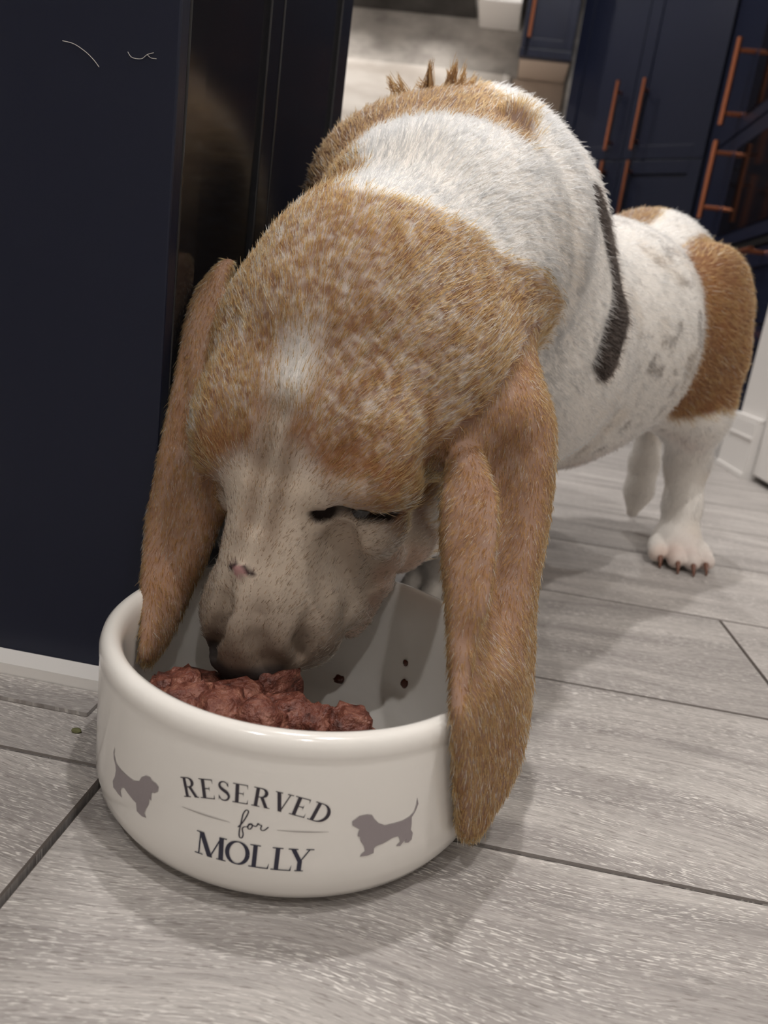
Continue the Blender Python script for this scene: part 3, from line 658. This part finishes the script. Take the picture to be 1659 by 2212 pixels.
me.update(calc_edges=True); me.validate()
at_ = me.color_attributes.new('coat', 'FLOAT_COLOR', 'POINT')
at_.data.foreach_set('color', np.c_[vcol, np.ones(len(V))].astype(np.float32).ravel())
skin = mat('dog coat', (0.5, 0.4, 0.3, 1), 0.75, spec=0.2)
nt, ln, bs = nodes(skin)
a_ = nt.new('ShaderNodeAttribute'); a_.attribute_name = 'coat'; ln.new(a_.outputs['Color'], bs.inputs['Base Color'])
nz_ = nt.new('ShaderNodeTexNoise'); nz_.inputs['Scale'].default_value = 900; nz_.inputs['Detail'].default_value = 3
bp = nt.new('ShaderNodeBump'); bp.inputs['Strength'].default_value = 0.25; bp.inputs['Distance'].default_value = 0.0008
ln.new(nz_.outputs['Fac'], bp.inputs['Height']); ln.new(bp.outputs['Normal'], bs.inputs['Normal'])
me.materials.append(skin)
dog = tag(link(bpy.data.objects.new('basset_hound', me)), 'tan and white basset hound eating from the white ceramic bowl', 'dog')

def grow(n_total, name, seed):
    r = np.random.default_rng(seed)
    dens = np.full(len(V), 0.30)
    h = info['h']
    front = ss(-V[:, 1], -0.60, -0.50)
    dens = np.maximum(dens, 0.30+0.45*front)
    dens = np.maximum(dens, 1.15*np.maximum(info['inhead'], 1.35*EARV))
    dens = np.maximum(dens, 1.5*info['muz'])*(1-info['bare'])
    dens *= np.where(V[:, 2] < 0.004, 0, 1)
    fd = dens[Q].mean(1)*FA; cs = np.cumsum(fd); fi = np.searchsorted(cs, r.random(n_total)*cs[-1]); fi = np.minimum(fi, len(Q)-1)
    a, b = r.random(n_total)[:, None], r.random(n_total)[:, None]
    bl = lambda X: (1-a)*(1-b)*X[Q[fi, 0]]+a*(1-b)*X[Q[fi, 1]]+a*b*X[Q[fi, 2]]+(1-a)*b*X[Q[fi, 3]]
    P = bl(V); N = bl(VN); N /= np.linalg.norm(N, axis=1, keepdims=True)
    ear = bl(EARV[:, None])[:, 0]
    wp, cb, cw, inf = coat(P, ear)
    keep = r.random(n_total) > inf['bare']
    P, N, ear, wp, cb, cw = P[keep], N[keep], ear[keep], wp[keep], cb[keep], cw[keep]
    h = inf['h'][keep]; muz = inf['muz'][keep]; ih = inf['inhead'][keep]; n = len(P)
    f, l, u = h.T
    # lie of the coat
    body = np.tile(np.array([0.55, 0.75, -0.30]), (n, 1))
    low = ss(-P[:, 2], -0.17, -0.10)[:, None]; body = body*(1-low)+low*np.array([0.05, 0.1, -1.0])
    nd = unit(SH-hd(-0.10, 0, -0.09)); neck = np.tile(nd, (n, 1))+np.array([0.0, 0, -0.35])*ss(P[:, 0], 0.02, 0.09)[:, None]*1.5
    wn = ss(-P[:, 1], -0.66, -0.56)[:, None]; T = body*(1-wn)+neck*wn
    hd_dir = -ha[None]+hs[None]*(np.clip(l/0.05, -1, 1)*(0.75+0.5*muz))[:, None]-hu[None]*(0.5*ss(np.abs(l), 0.03, 0.06))[:, None]
    wh = (ih*ss(f, -0.14, -0.09))[:, None]; T = T*(1-wh)+hd_dir*wh
    ed = np.tile(np.array([0.03, -0.25, -1.0]), (n, 1))
    T = T*(1-ear[:, None])+ed*ear[:, None]
    T += 0.16*np.c_[vnoise(P, 60, 21)-.5, vnoise(P, 60, 22)-.5, vnoise(P, 60, 23)-.5]*2
    T -= N*(T*N).sum(1, keepdims=True); T /= np.maximum(np.linalg.norm(T, axis=1, keepdims=True), 1e-6)
    T += r.normal(size=(n, 3))*0.16
    L = 0.0075+0.0035*vnoise(P, 30, 5)
    L = L*(1-ih)+0.0062*ih; L = L*(1-muz)+0.0032*muz; L = L*(1-ear)+0.0044*ear
    L = np.where((P[:, 2] < 0.12) & (ih < 0.1) & (ear < 0.1), 0.006, L)
    L = np.where(P[:, 2] < 0.05, 0.0032*(1-ear)+L*ear, L)
    L *= 0.65+0.7*r.random(n)
    lift = 0.10+0.20*r.random(n)
    pts = []
    for t in (0, 0.5, 1.0):
        pts.append(P+L[:, None]*(t*T+(lift*(t-0.55*t*t))[:, None]*N)-N*0.0004)
    C = np.stack(pts, 1)
    wsel = (r.random(n) < wp)[:, None]
    col = np.where(wsel, cw, cb)
    br = (0.80+0.42*r.random(n))[:, None]; col = col*br
    dk_ = ((r.random(n) < 0.20*ear) & (wp < 0.5))[:, None]; col = np.where(dk_, BRD*0.7, col)
    lt_ = ((r.random(n) < 0.17-0.10*ear) & (wp < 0.5))[:, None]; col = np.where(lt_, col*0.4+BRL*0.6, col)
    dkm = ((r.random(n) < 0.24) & (muz > 0.4))[:, None]; col = np.where(dkm, L3(92, 76, 63), col)
    rad = np.where((ih > 0.3) | (ear > 0.3), 0.00016, 0.00021)*(0.75+0.5*r.random(n))
    R_ = rad[:, None]*np.array([1.0, 0.85, 0.15])
    return C, np.clip(col, 0, 1), R_
def hair_object(name, C, col, R_, parent):
    n, m = C.shape[:2]
    cu = bpy.data.hair_curves.new(name); cu.add_curves([m]*n)
    cu.attributes['position'].data.foreach_set('vector', C.astype(np.float32).ravel())
    ra = cu.attributes.get('radius') or cu.attributes.new('radius', 'FLOAT', 'POINT')
    ra.data.foreach_set('value', R_.astype(np.float32).ravel())
    ca = cu.attributes.new('coat', 'FLOAT_COLOR', 'CURVE')
    ca.data.foreach_set('color', np.c_[col, np.ones(n)].astype(np.float32).ravel())
    cu.materials.append(FURM)
    o = bpy.data.objects.new(name, cu); COL.objects.link(o); o.parent = parent; o['kind'] = 'stuff'
    return o
FURM = bpy.data.materials.new('fur'); FURM.use_nodes = True
nt = FURM.node_tree.nodes; ln = FURM.node_tree.links; nt.remove(nt['Principled BSDF'])
hb = nt.new('ShaderNodeBsdfHairPrincipled'); hb.parametrization = 'COLOR'
hb.inputs['Roughness'].default_value = 0.60; hb.inputs['Radial Roughness'].default_value = 0.70; hb.inputs['IOR'].default_value = 1.36
aa = nt.new('ShaderNodeAttribute'); aa.attribute_name = 'coat'
ln.new(aa.outputs['Color'], hb.inputs['Color']); ln.new(hb.outputs[0], nt['Material Output'].inputs['Surface'])
C, col, R_ = grow(60000 if DRAFT else 400000, 'fur', 3)
hair_object('fur', C, col, R_, dog)
print('fur', len(C), time.time()-T0)
# ------------------------------------------------------------------ the bowl with its print
CER = mat('white glazed ceramic', lin(232, 228, 222), 0.14, spec=0.5, coat=0.3)
CER.node_tree.nodes['Principled BSDF'].inputs['Coat Roughness'].default_value = 0.06
INKB = mat('dark printed ink', lin(50, 44, 54), 0.25); INKG = mat('grey printed ink', lin(150, 141, 143), 0.25); INKL = mat('pale printed ink', lin(172, 166, 162), 0.25); INKN = mat('navy printed ink', lin(36, 36, 56), 0.25)
bowl = empty('dog_bowl', (BOWL[0], BOWL[1], 0)); tag(bowl, 'white ceramic dog bowl printed RESERVED for MOLLY with two grey hounds', 'bowl')
BR_ = BOWL[2]
prof = [(0.0, 0.0035), (0.074, 0.0035), (0.078, 0.0), (0.084, 0.0), (0.0905, 0.0028), (0.0955, 0.0070), (0.0988, 0.0125), (0.1003, 0.0190), (BR_, 0.028), (BR_, 0.0735), (0.1002, 0.0752), (0.1008, 0.0775), (0.1008, 0.0805), (0.0998, 0.0838), (0.0978, 0.0858), (0.0952, 0.0862), (0.0926, 0.0850), (0.0908, 0.0822), (0.0898, 0.078), (0.0890, 0.060), (0.0885, 0.030), (0.0868, 0.0205), (0.0825, 0.0140), (0.076, 0.0112), (0.05, 0.0105), (0.0, 0.0105)]
vs, fs = lathe(prof, 160); mesh_obj('body', vs, fs, CER, bowl, True)
RP = BR_+0.00022
def printed(name, polys, m):
    """flat shapes in millimetres (s around the bowl, z up), wrapped onto the wall"""
    bm = bmesh.new()
    for pl in polys:
        try: bm.faces.new([bm.verts.new((x, y, 0)) for x, y in pl])
        except ValueError: pass
    bmesh.ops.triangulate(bm, faces=bm.faces[:])
    xs = [v.co.x for v in bm.verts]; x = math.floor(min(xs)/3)*3+3
    while x < max(xs):
        bmesh.ops.bisect_plane(bm, geom=bm.verts[:]+bm.edges[:]+bm.faces[:], plane_co=(x, 0, 0), plane_no=(1, 0, 0)); x += 3
    for v in bm.verts:
        t = v.co.x/1000/BR_; v.co = Vector((RP*math.sin(t), -RP*math.cos(t), v.co.y/1000))
    me_ = bpy.data.meshes.new(name)
    for f in bm.faces:
        f.normal_update()
        c = f.calc_center_median()
        if f.normal.x*c.x+f.normal.y*c.y < 0: f.normal_flip()
    bm.to_mesh(me_); bm.free(); me_.materials.append(m)
    return link(bpy.data.objects.new(name, me_), bowl)
TK, TN = 0.165, 0.042
def rc(x0, y0, x1, y1): return [(x0, y0), (x1, y0), (x1, y1), (x0, y1)]
def strip(pts, wf):
    P = [np.array(p, float) for p in pts]; n = len(P); Lf, Rt = [], []
    for i in range(n):
        d = P[min(i+1, n-1)]-P[max(i-1, 0)]; d = d/max(np.hypot(*d), 1e-9); w = wf(i/(n-1), d)/2
        nrm = np.array([-d[1], d[0]]); Lf.append(P[i]+nrm*w); Rt.append(P[i]-nrm*w)
    return [[tuple(Lf[i]), tuple(Lf[i+1]), tuple(Rt[i+1]), tuple(Rt[i])] for i in range(n-1)]
byv = lambda t, d: TN+(TK-TN)*abs(d[1])**1.4
def arc(cx, cy, rx, ry, a0, a1, n=28): return [(cx+rx*math.cos(math.radians(a0+(a1-a0)*i/n)), cy+ry*math.sin(math.radians(a0+(a1-a0)*i/n))) for i in range(n+1)]
def smooth(pts, n=40): return [tuple(q) for q in catmull(np.array(pts), n)]
def dia(x0, y0, x1, y1, w): return [(x0-w/2, y0), (x0+w/2, y0), (x1+w/2, y1), (x1-w/2, y1)]
GL = {
 'R': [rc(.12, 0, .12+TK, 1), rc(0, 0, .40, TN), rc(0, 1-TN, .36, 1)]+strip([(.20, 1-TN/2)]+arc(.36, .75, .27, .23, 90, -90)+[(.20, .52)], byv)+[dia(.44, .52, .70, .03, TK*1.05), rc(.62, 0, .88, TN)],
 'E': [rc(.12, 0, .12+TK, 1), rc(0, 0, .70, TN), rc(0, 1-TN, .68, 1), rc(.12, .49, .50, .49+TN), [(.70, 0), (.70, .27), (.655, .04)], [(.68, 1), (.68, .75), (.635, .96)], [(.50, .36), (.50, .66), (.465, .51)]],
 'S': strip(smooth([(.53, .80), (.47, .93), (.32, .98), (.17, .92), (.12, .78), (.19, .64), (.34, .53), (.49, .42), (.57, .26), (.50, .09), (.33, .02), (.17, .07), (.09, .22)], 60), lambda t, d: TN+(TK-TN)*math.exp(-((t-.5)/.24)**2))+[[(.56, .99), (.50, .80), (.56, .72)], [(.06, .01), (.06, .30), (.12, .20)]],
 'V': [dia(.17, 1, .45, 0, TK*1.1), dia(.75, 1, .46, 0, TN*1.3), rc(0, 1-TN, .36, 1), rc(.60, 1-TN, .90, 1)],
 'D': [rc(.12, 0, .12+TK, 1), rc(0, 0, .36, TN), rc(0, 1-TN, .36, 1)]+strip([(.20, 1-TN/2)]+arc(.34, .5, .45, .48, 90, -90)+[(.20, TN/2)], byv),
 'M': [dia(.15, 0, .17, 1, TN*1.2), dia(.20, 1, .56, 0, TK*1.15), dia(.93, 1, .56, 0, TN*1.2), dia(.96, 0, .93, 1, TK), rc(0, 0, .30, TN), rc(.02, 1-TN, .24, 1), rc(.80, 0, 1.14, TN), rc(.86, 1-TN, 1.12, 1)],
 'O': strip(arc(.46, .5, .39, .49, 0, 360, 48), byv),
 'L': [rc(.12, 0, .12+TK, 1), rc(0, 0, .74, TN), rc(0, 1-TN, .40, 1), [(.74, 0), (.76, .28), (.69, .04)]],
 'Y': [dia(.17, 1, .46, .44, TK*1.1), dia(.80, 1, .47, .44, TN*1.3), rc(.46-TK/2, 0, .46+TK/2, .46), rc(0, 1-TN, .36, 1), rc(.65, 1-TN, .95, 1), rc(.30, 0, .62, TN)]}
def letter(ch, s0, z0, hgt, wid, m, rot=0.0):
    gx = max(x for pl in GL[ch] for x, y in pl); k = wid/gx; c, s_ = math.cos(rot), math.sin(rot); out = []
    for pl in GL[ch]:
        out.append([(s0+c*x*k-s_*y*hgt, z0+s_*x*k+c*y*hgt) for x, y in pl])
    return printed('letter', out, m)
for ch, s0, w in zip('RESERVED', (-35.0, -27.4, -20.0, -13.9, -6.2, 1.6, 9.0, 16.4), (7.3, 6.3, 5.3, 6.3, 7.4, 7.4, 6.4, 8.0)):
    c = s0+w/2+7.4; letter(ch, s0, 53.9-0.0064*(s0+7.4)**2, 8.7, w, INKB, math.atan(-2*0.0064*c))
for ch, s0, w in zip('MOLLY', (-28.2, -14.9, -4.9, 4.2, 10.6), (13.8, 10.2, 8.3, 8.3, 10.4)): letter(ch, s0, 25.0, 10.8, w, INKN)
fo = smooth([(-10.6, 42.6), (-9.0, 45.0), (-7.4, 48.8), (-7.0, 50.8), (-7.9, 51.2), (-9.0, 49.2), (-9.5, 45.0), (-9.9, 40.6), (-9.6, 38.2), (-8.7, 37.9), (-8.2, 39.6), (-8.8, 42.2), (-8.1, 43.3), (-6.9, 43.6), (-6.2, 45.0), (-5.2, 45.3), (-4.9, 44.0), (-5.7, 42.7), (-6.5, 43.0), (-6.4, 44.4), (-5.2, 44.9), (-3.6, 44.4), (-2.8, 45.4), (-2.7, 46.0), (-1.9, 45.4), (-1.2, 45.3), (-1.4, 43.9), (-0.9, 43.0), (0.3, 43.4), (1.6, 45.0)], 140)
printed('letter', strip(fo, lambda t, d: 0.34+0.22*abs(d[1])), INKB)
for a, b in ((-35.7, -14.1), (5.1, 25.9)): printed('rule_line', strip([(a+(b-a)*i/12, 44.0) for i in range(13)], lambda t, d: 0.16+0.34*math.sin(math.pi*t)), INKL)
LEFT_HOUND = [(-80.5, 50.5), (-80.9, 46.4), (-78.8, 43.2), (-75.3, 42.6), (-69.0, 42.6), (-63.9, 42.9), (-60.1, 44.7), (-58.6, 47.5), (-56.0, 49.5), (-53.5, 50.0), (-52.2, 48.9), (-50.0, 48.7), (-48.3, 47.8), (-48.6, 45.4), (-50.3, 43.9), (-52.1, 43.3), (-52.2, 41.2), (-52.0, 39.3), (-53.1, 39.7), (-53.5, 36.5), (-54.9, 33.7), (-55.7, 31.2), (-54.4, 29.6), (-56.8, 29.0), (-58.9, 29.2), (-60.6, 29.6), (-61.4, 33.3), (-63.2, 33.5), (-67.6, 34.6), (-70.6, 35.5), (-72.7, 34.3), (-73.9, 31.7), (-72.3, 29.6), (-75.3, 29.5), (-77.6, 29.9), (-80.3, 29.9), (-81.1, 32.6), (-79.2, 36.1), (-78.5, 39.5), (-79.0, 41.8), (-81.1, 44.2), (-81.6, 47.0)]
RIGHT_HOUND = [(64.7, 53.6), (66.0, 50.0), (65.1, 46.7), (63.5, 44.0), (64.1, 40.5), (64.2, 37.6), (65.6, 35.5), (65.6, 32.2), (64.0, 31.1), (61.8, 31.7), (62.8, 33.4), (61.2, 32.5), (59.8, 30.9), (57.5, 31.5), (59.4, 33.1), (58.1, 36.3), (55.3, 36.4), (50.8, 34.7), (47.9, 34.2), (46.7, 33.3), (46.9, 30.8), (44.0, 30.1), (40.7, 30.3), (41.3, 31.6), (42.8, 32.5), (41.8, 35.5), (40.0, 38.2), (39.4, 40.2), (38.4, 40.8), (38.4, 42.4), (38.9, 43.9), (37.0, 45.3), (35.5, 46.3), (35.1, 48.3), (36.5, 49.3), (38.0, 50.6), (41.2, 50.8), (43.4, 50.2), (44.8, 48.0), (47.0, 45.6), (50.2, 43.8), (54.9, 43.7), (58.9, 43.8), (62.1, 44.7), (64.3, 46.5), (65.0, 50.0)]
for nm, hound in (('dog_silhouette', LEFT_HOUND), ('dog_silhouette', RIGHT_HOUND)): printed(nm, [hound], INKG)

# ------------------------------------------------------------------ food and crumbs
MEAT = mat('moist meat', lin(126, 66, 50), 0.40, spec=0.35); nt, ln, bs = nodes(MEAT)
t1 = nt.new('ShaderNodeTexNoise'); t1.inputs['Scale'].default_value = 120; t1.inputs['Detail'].default_value = 4; r1 = nt.new('ShaderNodeValToRGB')
r1.color_ramp.elements.new(0.5)
for e, (p_, c_) in zip(r1.color_ramp.elements, ((0.30, lin(56, 29, 24)), (0.50, lin(104, 58, 46)), (0.74, lin(152, 104, 86)))): e.position = p_; e.color = c_
tco = nt.new('ShaderNodeTexCoord'); ln.new(tco.outputs['Object'], t1.inputs['Vector']); ln.new(t1.outputs['Fac'], r1.inputs['Fac']); ln.new(r1.outputs[0], bs.inputs['Base Color'])
t2 = nt.new('ShaderNodeTexNoise'); t2.inputs['Scale'].default_value = 420; t2.inputs['Detail'].default_value = 5; b2 = nt.new('ShaderNodeBump'); b2.inputs['Strength'].default_value = 1.0; b2.inputs['Distance'].default_value = 0.002
ln.new(tco.outputs['Object'], t2.inputs['Vector']); ln.new(t2.outputs['Fac'], b2.inputs['Height']); ln.new(b2.outputs['Normal'], bs.inputs['Normal'])
GRAVY = mat('brown gravy', lin(84, 38, 22), 0.25, spec=0.6); GREEN = mat('dry green crumb', lin(96, 96, 62), 0.8)
def lump(name, c, r, seed, m, sub=4, rough=0.30, sq=0.6, rot=0.0, floor_z=None):
    bm = bmesh.new(); bmesh.ops.create_icosphere(bm, subdivisions=sub, radius=1.0)
    X = np.array([v.co[:] for v in bm.verts])
    Xb = np.sign(X)*np.abs(X)**sq; Xb /= np.abs(Xb).max()
    n = (vnoise(X+seed*3.1, 2.2, seed)-.5)*rough+(vnoise(X+seed*1.7, 5.5, seed+1)-.5)*rough*0.75+(vnoise(X, 12, seed+2)-.5)*rough*0.42
    Y_ = Xb*(1+n)[:, None]*np.asarray(r)
    cz, sz = math.cos(rot), math.sin(rot); Y_ = np.c_[Y_[:, 0]*cz-Y_[:, 1]*sz, Y_[:, 0]*sz+Y_[:, 1]*cz, Y_[:, 2]]
    for v, q in zip(bm.verts, Y_): v.co = Vector(q)
    o = bm_obj(name, bm, m, None, True); o.location = c; return o
ML = ('largest ragged meat chunk against the near bowl wall', 'crumbly meat chunk below the tip of the tucked ear', 'meat chunk wedged between two larger ones at the near wall', 'tall torn meat chunk standing in front of the hound\'s muzzle',
      'small meat piece between the tall chunk and the square chunk', 'squarish meat chunk lying apart at the end of the heap', 'meat chunk touching the hound\'s lip behind the heap', 'flat dark meat piece in the shadow under the ear tip', 'low meat chunk directly under the hound\'s nose', 'broad flattened meat piece in the shade beside the nose')
chunks = [((455, 1535), .300, (.0165, .014, .0150), .6, 0), ((395, 1500), .312, (.014, .013, .0145), .2, 0), ((560, 1545), .302, (.0135, .013, .0145), 1.1, 0), ((622, 1520), .318, (.0145, .013, .0165), .4, 0), ((678, 1540), .314, (.0095, .009, .0115), .9, 0), ((757, 1552), .314, (.0115, .0105, .0115), .25, 1), ((590, 1440), .352, (.0135, .011, .012), .7, 2), ((340, 1465), .335, (.013, .013, .010), .3, 2), ((510, 1490), .330, (.015, .013, .011), .5, 2), ((430, 1475), .352, (.016, .016, .009), .1, 2)]
for i, ((px, py), Y, r, ro, kd_) in enumerate(chunks):
    r = tuple(1.10*a for a in r); c = spot(px, py, Y); dx, dy = c[0]-BOWL[0], c[1]-BOWL[1]; rad = math.hypot(dx, dy); lim = 0.0835-max(r[0], r[1])*1.38
    if rad > lim: c[0] = BOWL[0]+dx*lim/rad; c[1] = BOWL[1]+dy*lim/rad
    hz = r[2]; c[2] = max(0.0108+hz*0.93, c[2]-hz*0.6)
    r = (r[0], r[1], (c[2]+hz*0.6-0.0108)/2 if c[2] > 0.0108+hz*1.05 else hz)
    c[2] = 0.0108+r[2]*0.98
    mc = lump('meat_chunk', c, r, 11+i, MEAT, rot=ro); mc.location.z = 0.0107-min(v.co.z for v in mc.data.vertices); tag(mc, ML[i], 'meat', 'wet food in the bowl')
def on_wall(px, py):
    d = spot(px, py, 1.0)-np.array([0, 0, EYE]); o = np.array([0, 0, EYE]); R = 0.0884
    A = d[0]**2+d[1]**2; Bq = 2*(d[0]*(o[0]-BOWL[0])+d[1]*(o[1]-BOWL[1])); Cq = (o[0]-BOWL[0])**2+(o[1]-BOWL[1])**2-R*R
    t = (-Bq+math.sqrt(max(Bq*Bq-4*A*Cq, 0)))/(2*A)
    if (o+d*t)[2] < 0.020: t = (0.0125-EYE)/d[2]
    return o+d*t
for i, (px, py, r, lb) in enumerate(((733, 1474, .0052, 'largest brown food crumb stuck inside the bowl'), (875, 1476, .0026, 'small reddish food speck low on the inner bowl wall'), (877, 1432, .0018, 'tiny reddish food speck high on the inner bowl wall'), (665, 1434, .0030, 'brown food crumb on the bowl wall below the hound\'s lip'), (684, 1372, .0022, 'tiny brown crumb on the inner bowl wall behind the lip'))):
    c = on_wall(px, py); nrm = unit(np.array([BOWL[0]-c[0], BOWL[1]-c[1], 0]))
    o = lump('food_crumb', c+nrm*r*0.25, (r*0.55, r, r*1.1), 40+i, GRAVY, sub=3, sq=0.9, rot=math.atan2(nrm[1], nrm[0])); tag(o, lb, 'crumb', 'crumbs in the bowl')
c = spot(165, 1582, 1.0); d = c-np.array([0, 0, EYE]); c = np.array([0, 0, EYE])+d*(-EYE/d[2])
tag(lump('floor_crumb', (c[0], c[1], 0.0012), (0.0028, 0.0018, 0.0012), 60, GREEN, sub=3, sq=0.9), 'tiny green crumb lying on the floor beside the bowl', 'crumb')

# ------------------------------------------------------------------ dog details: eyes, claws, stray hairs
EYEM = mat('dark eye', lin(24, 16, 13), 0.08, spec=0.6); CLAWM = mat('reddish brown claw', lin(112, 70, 52), 0.35)
for sg in (1, -1):
    bm = bmesh.new(); bmesh.ops.create_uvsphere(bm, u_segments=24, v_segments=16, radius=0.0085)
    e = bm_obj('eye', bm, EYEM, dog, True); e.location = hd(0.0285, 0.041 if sg > 0 else -0.031, -0.0335)
for c, d, n in paws:
    for o_, fwd in ((-1.5, -0.006), (-0.5, 0.006), (0.5, 0.006), (1.5, -0.006)):
        b0 = c+n*o_*0.0175+d*(0.030+fwd)+np.array([0, 0, 0.013]); b1 = b0+d*0.015-np.array([0, 0, 0.0112])
        vs, fs = [], []
        ax = unit(b1-b0); e1_ = n; e2_ = np.cross(ax, e1_)
        for i in range(6):
            t = i/5; pc_ = b0+(b1-b0)*t+np.array([0, 0, 0.003*math.sin(math.pi*t)]); rr_ = 0.0042*(1-t*0.75)
            for k in range(8):
                a = 2*math.pi*k/8; vs.append(pc_+(e1_*math.cos(a)+e2_*math.sin(a))*rr_)
        for i in range(5):
            for k in range(8): fs.append((i*8+k, i*8+(k+1) % 8, (i+1)*8+(k+1) % 8, (i+1)*8+k))
        fs.append(tuple(range(40, 48))); mesh_obj('claw', vs, fs, CLAWM, dog, True)
# tufts standing up on the withers
r_ = np.random.default_rng(9); CC, cc, RR = [], [], []
for px, py, tx, ty, nh in ((868, 206, 838, 168, 34), (880, 205, 858, 172, 26), (925, 196, 930, 138, 60), (968, 190, 985, 140, 70), (975, 190, 968, 158, 50), (990, 190, 1005, 150, 40), (1005, 190, 1028, 172, 36), (1060, 200, 1086, 208, 40), (940, 196, 900, 180, 24)):
    b0 = spot(px, py+6, 0.60); t0 = spot(tx, ty, 0.605)
    for _ in range(nh):
        a = b0+r_.normal(size=3)*np.array([.0026, .003, .0012]); b = t0+r_.normal(size=3)*np.array([.0010, .0015, .0026]); m_ = (a+b)/2+r_.normal(size=3)*0.0012
        CC.append([a-np.array([0, 0, .006]), a*0.6+m_*0.4, m_*0.4+b*0.6, b]); cc.append((BRD*0.55 if r_.random() < .7 else BR*0.8)*(0.6+0.5*r_.random())); RR.append(np.array([1, .9, .6, .2])*0.00026)
for l_ in (1, -1):                               # whiskers and brow hairs
    for _ in range(14):
        f0 = r_.uniform(0.06, 0.10); a = hd(f0, 0.036*l_, -0.045-r_.uniform(0, .03)); d = unit(hs*l_*0.9-hu*0.5+ha*0.5+r_.normal(size=3)*0.25); L_ = r_.uniform(.012, .026)
        CC.append([a, a+d*L_*.4, a+d*L_*.75-np.array([0, 0, .001]), a+d*L_-np.array([0, 0, .003])]); cc.append(np.array([.6, .55, .5])); RR.append(np.array([1, .8, .5, .2])*0.00009)
hair_object('whiskers', np.array(CC), np.array(cc), np.array(RR), dog)
HAIRM = mat('white stray hair', lin(205, 200, 194), 0.6)
def stray(pts, r, label):
    q0 = 0.405; P = []
    for px, py in pts:
        d = spot(px, py, 1.0)-np.array([0, 0, EYE]); t = (q0-0.0006)/(d@E2); P.append(np.array([0, 0, EYE])+d*t)
    P = catmull(np.array(P), 24); bm = bmesh.new()
    for a, b in zip(P, P[1:]): rod(bm, a, b, r, 6)
    tag(bm_obj('stray_hair', bm, HAIRM), label, 'hair')
stray([(135, 88), (160, 95), (185, 112), (203, 130), (214, 145)], 0.00017, 'single white curved hair stuck to the navy island panel')
stray([(276, 112), (285, 124), (305, 127), (318, 118), (332, 114)], 0.00016, 'wavy white hair wisp stuck to the navy island panel')
stray([(318, 118), (326, 125), (338, 127)], 0.00013, 'short forked hair crossing the wavy wisp on the panel')
